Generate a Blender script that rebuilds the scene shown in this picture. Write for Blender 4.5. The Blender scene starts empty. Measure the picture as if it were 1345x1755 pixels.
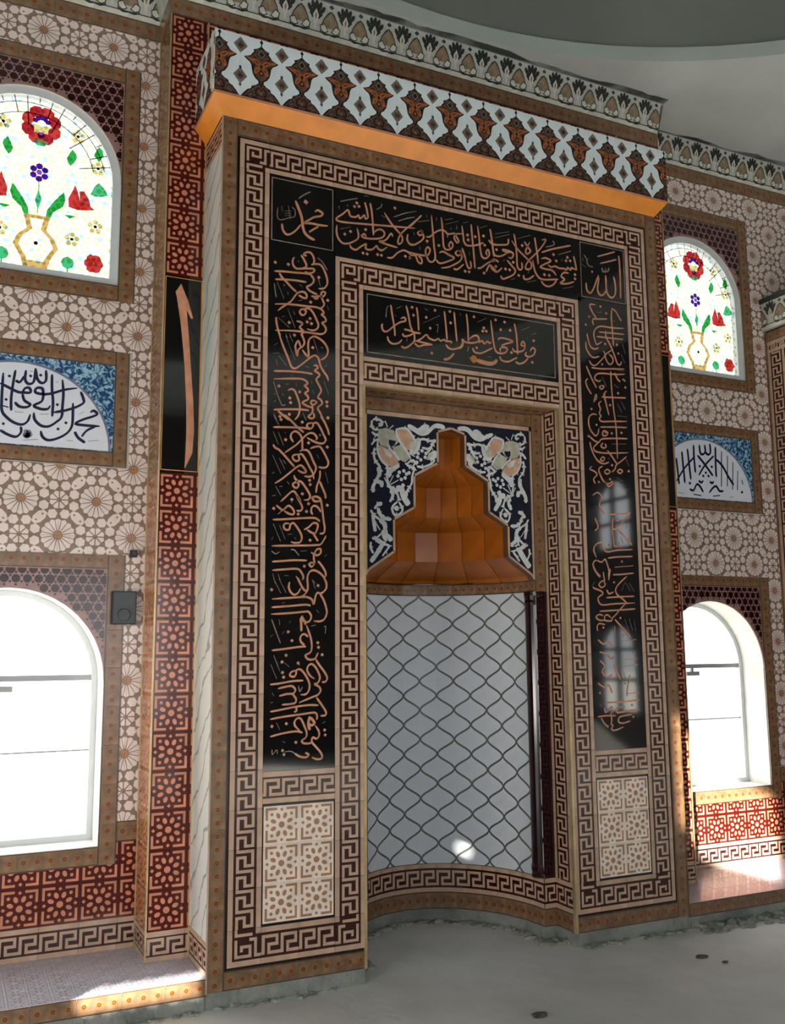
import bpy, math, random
from mathutils import Vector, Matrix
random.seed(7)
C = bpy.context.scene.collection
PI = math.pi

# ------------------------------------------------------------------ camera
CAM = (-2.604, -4.513, 1.462)
YAW, PITCH, ROLL = math.radians(25.328), math.radians(8.313), math.radians(-0.45)
FPX = 1620.46                       # focal length in pixels of the 1345 x 1755 frame
cd = bpy.data.cameras.new('camera')
cd.sensor_fit = 'VERTICAL'; cd.sensor_height = 24.0
cd.lens = FPX / 1755.0 * 24.0
cd.clip_start = 0.05; cd.clip_end = 200
cam = bpy.data.objects.new('camera', cd); C.objects.link(cam)
fw = Vector((math.sin(YAW)*math.cos(PITCH), math.cos(YAW)*math.cos(PITCH), math.sin(PITCH)))
rt = Vector((math.cos(YAW), -math.sin(YAW), 0)); up = rt.cross(fw)
r2 = rt*math.cos(ROLL) + up*math.sin(ROLL); u2 = -rt*math.sin(ROLL) + up*math.cos(ROLL)
mw = Matrix((r2, u2, -fw)).transposed().to_4x4(); mw.translation = CAM
cam.matrix_world = mw
bpy.context.scene.camera = cam

# ------------------------------------------------------------------ world, sun, fill lamps, exposure
SKY = 8.0; EXPO = -1.1
sc = bpy.context.scene
wd = bpy.data.worlds.new('sky'); sc.world = wd; wd.use_nodes = True
bg = wd.node_tree.nodes['Background']
bg.inputs['Color'].default_value = (0.93, 0.97, 1.0, 1); bg.inputs['Strength'].default_value = SKY
sd = bpy.data.lights.new('sun', 'SUN'); sd.energy = 85.0; sd.angle = math.radians(0.6); sd.color = (1.0, 0.93, 0.82)
sun = bpy.data.objects.new('sun', sd); C.objects.link(sun)
SUN = Vector((1.0, 1.0, -0.48)).normalized()
sun.rotation_euler = SUN.to_track_quat('-Z', 'Y').to_euler()
def area(name, loc, aim, w, h, power, col=(1, 1, 1)):
    d = bpy.data.lights.new(name, 'AREA'); d.shape = 'RECTANGLE'; d.size = w; d.size_y = h; d.energy = power; d.color = col
    o = bpy.data.objects.new(name, d); C.objects.link(o); o.location = loc
    o.rotation_euler = (Vector(aim) - Vector(loc)).to_track_quat('-Z', 'Y').to_euler(); return o
# added area lamps as fill, in openings cut for them in unseen walls
area('fill_lamp', (-3.0, -9.8, 1.6), (-2.0, 0, 1.6), 2.0, 2.4, 58, (0.97, 0.98, 1.0))
area('fill_lamp', (-0.4, -9.8, 1.6), (0.5, 0, 1.6), 2.0, 2.4, 50, (0.97, 0.98, 1.0))
area('fill_lamp', (-5.42, -3.15, 0.84), (-1.2, 0.3, 0.7), 2.3, 0.72, 170, (1.0, 0.93, 0.83))
vs = sc.view_settings
sc.display_settings.display_device = 'sRGB'
vs.view_transform = 'Standard'; vs.look = 'None'; vs.gamma = 1.0; vs.use_curve_mapping = False
vs.exposure = EXPO
sc.cycles.use_denoising = True
sc.cycles.max_bounces = 10; sc.cycles.transparent_max_bounces = 12
sc.cycles.sample_clamp_indirect = 6.0

# ------------------------------------------------------------------ materials
def lin(c):
    c /= 255.0
    return c/12.92 if c <= 0.04045 else ((c+0.055)/1.055)**2.4
def rgb(r, g, b): return (lin(r), lin(g), lin(b), 1)
MATS = {}
def M(name, col, rough=0.22, var=0.10, scale=9.0, metal=0.0, bump=0.0, spec=0.5, coat=0.0, bscale=None):
    m = bpy.data.materials.new(name); m.use_nodes = True
    nt = m.node_tree; b = nt.nodes['Principled BSDF']
    b.inputs['Roughness'].default_value = rough; b.inputs['Metallic'].default_value = metal
    b.inputs['Specular IOR Level'].default_value = spec
    b.inputs['Coat Weight'].default_value = coat; b.inputs['Coat Roughness'].default_value = 0.05
    tc = nt.nodes.new('ShaderNodeTexCoord'); nz = nt.nodes.new('ShaderNodeTexNoise')
    nz.inputs['Scale'].default_value = scale; nz.inputs['Detail'].default_value = 5
    nt.links.new(tc.outputs['Object'], nz.inputs['Vector'])
    rp = nt.nodes.new('ShaderNodeValToRGB')
    lo = tuple(max(0, c*(1-var*2)) for c in col[:3]) + (1,); hi = tuple(min(1, c*(1+var*2)) for c in col[:3]) + (1,)
    rp.color_ramp.elements[0].position = 0.3; rp.color_ramp.elements[1].position = 0.7
    rp.color_ramp.elements[0].color = lo; rp.color_ramp.elements[1].color = hi
    nt.links.new(nz.outputs['Fac'], rp.inputs['Fac']); nt.links.new(rp.outputs['Color'], b.inputs['Base Color'])
    if bump:
        bp = nt.nodes.new('ShaderNodeBump'); bp.inputs['Strength'].default_value = bump; bp.inputs['Distance'].default_value = 0.02
        n2 = nt.nodes.new('ShaderNodeTexNoise'); n2.inputs['Scale'].default_value = bscale or scale*4; n2.inputs['Detail'].default_value = 8
        nt.links.new(tc.outputs['Object'], n2.inputs['Vector'])
        nt.links.new(n2.outputs['Fac'], bp.inputs['Height']); nt.links.new(bp.outputs['Normal'], b.inputs['Normal'])
    MATS[name] = m; return m
def two_tone(name, c1, c2, scale, rough=0.3, p0=0.42, p1=0.58, bump=0.0, distortion=0.0, detail=6):
    m = M(name, c1, rough, 0, 1, bump=bump, bscale=scale*6)
    nt = m.node_tree; rp = [n for n in nt.nodes if n.type == 'VALTORGB'][0]; nz = rp.inputs['Fac'].links[0].from_node
    nz.inputs['Scale'].default_value = scale; nz.inputs['Detail'].default_value = detail; nz.inputs['Distortion'].default_value = distortion
    rp.color_ramp.elements[0].position = p0; rp.color_ramp.elements[1].position = p1
    rp.color_ramp.elements[0].color = c1; rp.color_ramp.elements[1].color = c2
    return m
M('cream', rgb(188, 158, 136), 0.2)
M('maroon', rgb(52, 18, 14), 0.18, 0.15)
M('black', rgb(12, 10, 12), 0.05, 0.1, spec=0.78)
M('dark_line', rgb(28, 16, 14), 0.2)
M('letter', rgb(194, 136, 106), 0.3, 0.12, 14)
M('faint_letter', rgb(132, 118, 110), 0.3, 0.2, 20)
M('gold_letter', rgb(205, 140, 70), 0.3)
M('brown', rgb(124, 98, 74), 0.24, 0.16, 22)
M('brown_edge', rgb(84, 60, 42), 0.25)
M('ring', rgb(146, 92, 46), 0.25)
M('ring_dark', rgb(92, 46, 20), 0.25)
M('star_dark', rgb(74, 16, 12), 0.14, 0.12)
M('star_light', rgb(200, 130, 100), 0.2, 0.1)
M('star_gold', rgb(140, 92, 52), 0.2, 0.2, 6)
M('white_tile', rgb(236, 220, 206), 0.2)
M('white_mark', rgb(164, 122, 90), 0.25)
M('field_line', rgb(134, 112, 98), 0.25, 0.12)
M('field_white', rgb(226, 210, 204), 0.22, 0.05)
M('field_hub', rgb(166, 116, 78), 0.3)
M('blob', rgb(42, 8, 10), 0.2, 0.1)
M('blob_line', rgb(150, 116, 112), 0.25)
M('orange', rgb(232, 142, 48), 0.28, 0.05)
M('vault_orange', rgb(158, 86, 22), 0.22, 0.10, 7)
M('wood_edge', rgb(96, 66, 44), 0.4)
M('gold', rgb(200, 176, 132), 0.35, 0.1, metal=0.6)
M('gold_dark', rgb(122, 96, 50), 0.35, 0.3, 12, metal=0.35)
M('navy', rgb(24, 28, 44), 0.2)
M('orn_white', rgb(204, 206, 208), 0.25, 0.08, 20)
M('orn_peach', rgb(196, 158, 132), 0.25, 0.1, 20)
M('orn_grey', rgb(176, 176, 160), 0.25, 0.12, 22)
M('lam_white', rgb(222, 234, 238), 0.2, 0.04)
M('lam_dark', rgb(38, 34, 34), 0.2)
M('lam_brown', rgb(98, 68, 54), 0.25, 0.2, 40)
M('lam_orange', rgb(166, 96, 56), 0.25, 0.12, 40)
M('lam_grey', rgb(112, 108, 98), 0.25, 0.1)
M('cor_base', rgb(186, 188, 182), 0.45, 0.10, 10)
M('cor_beige', rgb(140, 120, 96), 0.45, 0.14, 30)
M('cor_dark', rgb(38, 42, 38), 0.45)
M('cor_white', rgb(206, 204, 192), 0.4)
M('lattice_tile', rgb(208, 214, 222), 0.42, 0.03, 4, spec=0.3)
M('lattice_line', rgb(92, 96, 90), 0.4)
M('column', rgb(34, 9, 14), 0.16, 0.3, 10)
M('marble', rgb(206, 212, 208), 0.2, 0.04)
M('frame_white', rgb(206, 212, 214), 0.4, 0.03)
M('lead', rgb(120, 124, 122), 0.5)
M('box_grey', rgb(62, 70, 74), 0.4, 0.1)
M('box_dark', rgb(30, 36, 38), 0.45)
M('rail', rgb(150, 152, 154), 0.4, 0.05, metal=0.2)
M('plaster', rgb(196, 198, 194), 0.75, 0.05, 3, bump=0.15)
M('reveal', rgb(228, 226, 218), 0.7, 0.06, 6, bump=0.2)
M('wall_paint', rgb(92, 91, 88), 0.8, 0.05, 2)
M('ground', rgb(225, 222, 214), 0.8)
M('lun_bg', rgb(226, 230, 242), 0.2, 0.02)
M('lun_ink', rgb(26, 28, 62), 0.25)
M('lun_faint', rgb(120, 126, 150), 0.25)
M('ledge_white', rgb(226, 226, 238), 0.2, 0.04)
M('ledge_line', rgb(160, 156, 176), 0.3)
M('mortar', rgb(150, 154, 146), 0.9, 0.2, 14, bump=0.8)
M('pebble', rgb(92, 90, 84), 0.9, 0.3, 30, bump=0.6)
two_tone('concrete', rgb(208, 212, 212), rgb(232, 235, 235), 1.6, 0.85, 0.35, 0.65, bump=0.25)
two_tone('plinth', rgb(118, 124, 120), rgb(152, 156, 150), 5, 0.9, 0.35, 0.65, bump=0.9)
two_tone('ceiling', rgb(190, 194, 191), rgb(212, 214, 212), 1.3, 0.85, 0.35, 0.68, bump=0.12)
two_tone('lip', rgb(158, 170, 164), rgb(176, 186, 180), 1.3, 0.85, 0.35, 0.68, bump=0.12)
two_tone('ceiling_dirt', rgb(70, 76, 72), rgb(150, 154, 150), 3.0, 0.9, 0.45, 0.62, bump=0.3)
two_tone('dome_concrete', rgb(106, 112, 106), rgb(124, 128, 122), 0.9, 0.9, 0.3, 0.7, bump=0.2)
two_tone('blue_print', rgb(28, 66, 112), rgb(150, 196, 220), 24, 0.2, 0.46, 0.60, distortion=2.5, detail=3)
def veined(name, base, vein):
    m = M(name, base, 0.16, 0.03, 3); nt = m.node_tree; b = nt.nodes['Principled BSDF']
    tc = [n for n in nt.nodes if n.type == 'TEX_COORD'][0]
    w = nt.nodes.new('ShaderNodeTexWave'); w.inputs['Scale'].default_value = 3.2; w.inputs['Distortion'].default_value = 7
    w.inputs['Detail'].default_value = 4; w.bands_direction = 'DIAGONAL'
    nt.links.new(tc.outputs['Object'], w.inputs['Vector'])
    rp = nt.nodes.new('ShaderNodeValToRGB'); rp.color_ramp.elements[0].position = 0.0; rp.color_ramp.elements[1].position = 0.06
    rp.color_ramp.elements[0].color = vein; rp.color_ramp.elements[1].color = base
    nt.links.new(w.outputs['Fac'], rp.inputs['Fac']); nt.links.new(rp.outputs['Color'], b.inputs['Base Color'])
veined('marble', rgb(214, 219, 214), rgb(150, 156, 156))
def glass(name, c, k=1.0):
    """tinted window glass: c is the colour it shows against the bright sky behind it"""
    m = bpy.data.materials.new(name); m.use_nodes = True; nt = m.node_tree; nt.nodes.clear()
    o = nt.nodes.new('ShaderNodeOutputMaterial'); t = nt.nodes.new('ShaderNodeBsdfTransparent')
    g = nt.nodes.new('ShaderNodeBsdfGlossy'); mx = nt.nodes.new('ShaderNodeMixShader')
    g.inputs['Roughness'].default_value = 0.15; mx.inputs[0].default_value = 0.04
    t.inputs['Color'].default_value = tuple(min(1, (v*k/SKY if name == 'g_clear' else 2*v*k/(SKY*2**EXPO))) for v in c[:3]) + (1,)
    nt.links.new(t.outputs[0], mx.inputs[1]); nt.links.new(g.outputs[0], mx.inputs[2]); nt.links.new(mx.outputs[0], o.inputs[0])
    MATS[name] = m
glass('g_clear', (SKY*.5, SKY*.5, SKY*.48), 1.0)
glass('g_yellow', rgb(253, 246, 190), 1.45); glass('g_lime', rgb(232, 246, 206), 1.45)
glass('g_red', rgb(222, 66, 66)); glass('g_darkred', rgb(196, 40, 60)); glass('g_gold', rgb(252, 232, 160)); glass('g_purple', rgb(84, 26, 176)); glass('g_violet', rgb(150, 84, 206))
glass('g_green', rgb(52, 186, 84)); glass('g_teal', rgb(78, 206, 140)); glass('g_dark', rgb(40, 30, 30)); glass('g_orange', rgb(240, 196, 120)); glass('g_cyan', rgb(200, 240, 246), 1.3); glass('g_blush', rgb(236, 170, 160), 3)

# ------------------------------------------------------------------ mesh helpers
class MB:
    def __init__(s): s.v = []; s.f = []; s.m = []; s.slots = []
    def slot(s, m):
        if m not in s.slots: s.slots.append(m)
        return s.slots.index(m)
    def poly(s, pts, m):
        i = len(s.v); s.v += [tuple(p) for p in pts]; s.f.append(tuple(range(i, i+len(pts)))); s.m.append(s.slot(m))
    def flat(s, pts, h, m):                                     # (u, v) seen from the front; h = how proud
        a = sum(pts[i][0]*pts[(i+1) % len(pts)][1]-pts[(i+1) % len(pts)][0]*pts[i][1] for i in range(len(pts)))
        if a < 0: pts = pts[::-1]
        s.poly([(u, -h, v) for u, v in pts], m)
    def rect(s, u0, u1, v0, v1, h, m): s.flat([(u0, v0), (u1, v0), (u1, v1), (u0, v1)], h, m)
    def box(s, x0, x1, y0, y1, z0, z1, m):
        p = [(x0,y0,z0),(x1,y0,z0),(x1,y1,z0),(x0,y1,z0),(x0,y0,z1),(x1,y0,z1),(x1,y1,z1),(x0,y1,z1)]
        for q in ((0,3,2,1),(4,5,6,7),(0,1,5,4),(1,2,6,5),(2,3,7,6),(3,0,4,7)): s.poly([p[k] for k in q], m)
    def prism(s, pts, y0, y1, m, mside=None):                   # outline in x,z pushed from y0 (front) to y1
        a = sum(pts[i][0]*pts[(i+1) % len(pts)][1]-pts[(i+1) % len(pts)][0]*pts[i][1] for i in range(len(pts)))
        if a < 0: pts = pts[::-1]
        n = len(pts)
        s.poly([(x, y0, z) for x, z in pts], m); s.poly([(x, y1, z) for x, z in pts[::-1]], m)
        for i in range(n):
            a, b = pts[i], pts[(i+1) % n]
            s.poly([(a[0], y0, a[1]), (a[0], y1, a[1]), (b[0], y1, b[1]), (b[0], y0, b[1])], mside or m)
    def mesh(s, name):
        me = bpy.data.meshes.new(name); me.from_pydata(s.v, [], s.f); me.update()
        for k in s.slots: me.materials.append(MATS[k])
        me.polygons.foreach_set('material_index', s.m); me.update()
        return me
WL = {}
def wl(p): return WL.get(p.name, Vector((0, 0, 0))) if p else Vector((0, 0, 0))
def put(me, name, parent=None, loc=(0, 0, 0), rotz=0.0):
    o = bpy.data.objects.new(name, me); C.objects.link(o)
    if parent: o.parent = parent
    o.location = Vector(loc) - wl(parent); o.rotation_euler = (0, 0, rotz)
    WL[o.name] = Vector(loc); return o
def thing(name, loc, label, cat, group=None):
    o = bpy.data.objects.new(name, None); C.objects.link(o); o.location = loc; o.empty_display_size = 0.1
    WL[o.name] = Vector(loc); return tag(o, label, cat, group)
def tag(o, label, cat, group=None):
    o['label'] = label; o['category'] = cat
    if group: o['group'] = group
    return o
def struct(o): o['kind'] = 'structure'; return o
def stuff(o): o['kind'] = 'stuff'; return o
def smooth(me):
    me.polygons.foreach_set('use_smooth', [True]*len(me.polygons)); return me
def clip(poly, x0, x1, z0, z1):
    for ax, lim, sg in ((0, x0, 1), (0, x1, -1), (1, z0, 1), (1, z1, -1)):
        out = []
        for i in range(len(poly)):
            a, b = poly[i], poly[(i+1) % len(poly)]
            da, db = (a[ax]-lim)*sg, (b[ax]-lim)*sg
            if da >= 0: out.append(a)
            if (da >= 0) != (db >= 0):
                t = da/(da-db); out.append((a[0]+(b[0]-a[0])*t, a[1]+(b[1]-a[1])*t))
        poly = out
        if len(poly) < 3: return []
    return poly
def ngon(cx, cz, rx, rz=None, n=8, rot=0.0, tilt=0.0):
    rz = rz or rx; o = []
    for k in range(n):
        a = rot + 2*PI*k/n; x, z = rx*math.cos(a), rz*math.sin(a)
        o.append((cx + x*math.cos(tilt)-z*math.sin(tilt), cz + x*math.sin(tilt)+z*math.cos(tilt)))
    return o
def band(x0, x1, z0, z1): return [(x0, z0), (x1, z0), (x1, z1), (x0, z1)]

# a pattern = (base material, w, h, [(convex polygon, material, layer)])
CACHE = {}
TT = 0.008                                                     # tile thickness
def tile_mesh(pat, a, b, c, d):
    key = (pat['id'],) + tuple(round(v, 4) for v in (a, b, c, d))
    if key not in CACHE:
        mb = MB(); g = 0.00025
        a, b, c, d = a+g, b-g, c+g, d-g; ch = 0.0004
        mb.rect(a+ch, b-ch, c+ch, d-ch, TT, pat['base'])
        q = [(a, c), (b, c), (b, d), (a, d)]; qi = [(a+ch, c+ch), (b-ch, c+ch), (b-ch, d-ch), (a+ch, d-ch)]
        for i in range(4):
            j = (i+1) % 4
            mb.poly([(q[i][0], -TT+ch, q[i][1]), (q[j][0], -TT+ch, q[j][1]), (qi[j][0], -TT, qi[j][1]), (qi[i][0], -TT, qi[i][1])], pat['base'])
            mb.poly([(q[i][0], 0, q[i][1]), (q[j][0], 0, q[j][1]), (q[j][0], -TT+ch, q[j][1]), (q[i][0], -TT+ch, q[i][1])], pat['base'])
        for p, m, l in pat['polys']:
            p = clip(p, a+ch, b-ch, c+ch, d-ch)
            if p: mb.flat(p, TT + 0.0004*l, m)
        CACHE[key] = mb.mesh(pat['id'])
    return CACHE[key]
def lay(parent, name, pat, x0, x1, z0, z1, plane, ox=None, oz=None, face='front', skip=None):
    """lay tiles of a pattern over a rectangle; plane = where the glazed face comes"""
    w, h = pat['w'], pat['h']
    ox = x0 if ox is None else ox; oz = z0 if oz is None else oz
    i0 = math.floor((x0-ox)/w + 1e-4); i1 = math.ceil((x1-ox)/w - 1e-4)
    j0 = math.floor((z0-oz)/h + 1e-4); j1 = math.ceil((z1-oz)/h - 1e-4)
    for j in range(j0, j1):
        for i in range(i0, i1):
            cx, cz = ox+i*w, oz+j*h
            a, b = max(0, x0-cx), min(w, x1-cx); c, d = max(0, z0-cz), min(h, z1-cz)
            if b-a < 0.006 or d-c < 0.006: continue
            me = tile_mesh(pat, a, b, c, d)
            if face == 'front': put(me, name, parent, (cx, plane+TT, cz))
            elif face == 'left': put(me, name, parent, (plane+TT, -cx, cz), -PI/2)     # faces -X; u runs towards -Y: give u = -Y
            elif face == 'right': put(me, name, parent, (plane-TT, cx, cz), PI/2)      # faces +X; u = Y
# ------------------------------------------------------------------ patterns
def pat(pid, base, w, h, polys): return dict(id=pid, base=base, w=w, h=h, polys=polys)
def key_polys(L, n, W, off=0.0, vert=False):
    """greek key strip: light line, running key, light line"""
    P = L/n; bt = 0.155*P; lw = 0.025; k0 = 0.037*W/0.16; k1 = 0.123*W/0.16; H = k1-k0
    out = [(band(0, L, 0, lw), 'cream', 1), (band(0, L, W-lw, W), 'cream', 1)]
    mid0 = k0 + H/2 - bt*0.5
    for i in range(n):
        x = i*P + 0.05*P
        for r in ((0, bt, k0, k1), (bt, .88*P, k1-bt, k1), (.73*P, .88*P, mid0, k1-bt), (.30*P, .73*P, mid0, mid0+bt),
                  (.30*P, .45*P, k0, mid0), (.45*P, P, k0, k0+bt)):
            out.append((band(x+r[0], min(x+r[1], L+0.05*P), r[2], r[3]), 'cream', 1))
            if x+r[1] > L: out.append((band(0, x+r[1]-L, r[2], r[3]), 'cream', 1))
    if vert:                                                    # turned clockwise: along -> -z, across -> +x
        out = [([(v, L-u) for u, v in p], m, l) for p, m, l in out]
    return out
def key_pat(pid, L, n, W=0.16, vert=False):
    return pat(pid, 'maroon', W if vert else L, L if vert else W, key_polys(L, n, W, vert=vert))
def corner_pat(pid, W, sx, sz):
    """square corner with an L shaped light line outside and inside and a small coil"""
    lw = 0.025; p = []
    def add(x0, x1, z0, z1):
        if sx < 0: x0, x1 = W-x1, W-x0
        if sz < 0: z0, z1 = W-z1, W-z0
        p.append((band(x0, x1, z0, z1), 'cream', 1))
    add(0, W, 0, lw); add(0, lw, lw, W)                        # outer L (outer corner at 0,0 before mirroring)
    add(W-lw, W, W-lw, W)
    b = 0.0135
    add(.036, .036+b, .036, .118); add(.036+b, .118, .036, .036+b); add(.118-b, .118, .036+b, .092); add(.063, .118-b, .092-b, .092); add(.063, .063+b, .063, .092-b)
    add(.131, .131+b, .036, .122); add(.131+b, W, .036, .036+b); add(.036, .122, .131, .131+b); add(.036, .036+b, .131+b, W); add(.108, .131, .108, .122)
    return pat(pid, 'maroon', W, W, p)
def star_polys(s, dark, light, mark=True):
    o = []
    def L(p, l=1): o.append(([((x+.5)*s, (z+.5)*s) for x, z in p], light, l))
    for sx in (1, -1):
        for sz in (1, -1):
            L(band(*sorted((.13*sx, .45*sx)), *sorted((.385*sz, .45*sz))))
            L(band(*sorted((.385*sx, .45*sx)), *sorted((.13*sz, .385*sz))))
            L(ngon(.275*sx, .275*sz, .048, n=6))
    for k in range(8):
        a = PI/8 + k*PI/4
        L(ngon(.25*math.cos(a), .25*math.sin(a), .085, .058, 8, 0, a))
    L(ngon(0, 0, .088, n=8, rot=PI/8))
    for k in range(4): L(ngon(.395*math.cos(k*PI/2), .395*math.sin(k*PI/2), .05, n=4))
    return o
def star_pat(pid, w, h, dark, light):
    o = [([(x*w, z*h) for x, z in p], m, l) for p, m, l in star_polys(1.0, dark, light)]
    return pat(pid, dark, w, h, o)
STAR = star_pat('star_tile', .187, .1875, 'star_dark', 'star_light')
STAR_S = star_pat('star_tile_gold', .145, .1875, 'star_gold', 'star_light')
STAR_W = star_pat('white_star_tile', .18, .1787, 'white_tile', 'white_mark')
PF = 0.3745
def rosette_polys():
    o = []; p = PF
    def big(cx, cz):
        for k in range(16):
            a0 = 2*PI*k/16; w = 2*PI/16*0.45
            o.append(([(cx+r*math.cos(a), cz+r*math.sin(a)) for r, a in ((.024, a0-w*.5), (.080, a0-w), (.088, a0), (.080, a0+w), (.024, a0+w*.5))][::1], 'field_white', 1))
        o.append((ngon(cx, cz, .021, n=8), 'field_hub', 1))
    def small(cx, cz):
        for k in range(8):
            a0 = PI/8+2*PI*k/8; w = 2*PI/8*0.42
            o.append(([(cx+r*math.cos(a), cz+r*math.sin(a)) for r, a in ((.012, a0-w*.4), (.044, a0-w), (.050, a0), (.044, a0+w), (.012, a0+w*.4))], 'field_white', 1))
        for k in range(8):
            a = PI/8+2*PI*k/8
            o.append((ngon(cx+.081*math.cos(a), cz+.081*math.sin(a), .0262, n=6, rot=a), 'field_white', 1))
    for cx, cz in ((p/2, p/2), (0, 0), (p, 0), (0, p), (p, p)): big(cx, cz)
    for cx, cz in ((p/2, 0), (p/2, p), (0, p/2), (p, p/2)): small(cx, cz)
    for sx in (.25, .75):
        for sz in (.25, .75):
            t = PI/4 if (sx-.5)*(sz-.5) > 0 else -PI/4
            t = -t
            cx, cz = sx*p, sz*p
            o.append((ngon(cx, cz, .046, .027, 8, PI/8, t), 'field_white', 1))
            for q in (-.022, .022): o.append((ngon(cx+q*math.cos(t), cz+q*math.sin(t), .006, n=5), 'field_line', 2))
    return o
FIELD = pat('field_tile', 'field_line', PF, PF, rosette_polys())
def frame_pat(pid, L, W, vert=False):
    o = [(band(0, L, 0, .006), 'brown_edge', 1), (band(0, L, W-.006, W), 'brown_edge', 1)]
    n = max(1, round(L/.0625))
    for k in range(n):
        cx = (k+.5)*L/n
        o.append((ngon(cx, W/2, W*.17, n=6), 'ring', 1)); o.append((ngon(cx, W/2, W*.115, n=6), 'ring_dark', 2)); o.append((ngon(cx, W/2, W*.05, n=6), 'ring', 3))
        for s in (-1, 1): o.append((ngon(cx+L/n/2, W/2+s*W*.27, W*.04, n=4), 'ring', 1))
    if vert: o = [([(v, u) for u, v in p], m, l) for p, m, l in o]
    return pat(pid, 'brown', W if vert else L, L if vert else W, o)
def fit(length, want): return length/max(1, round(length/want))

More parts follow.
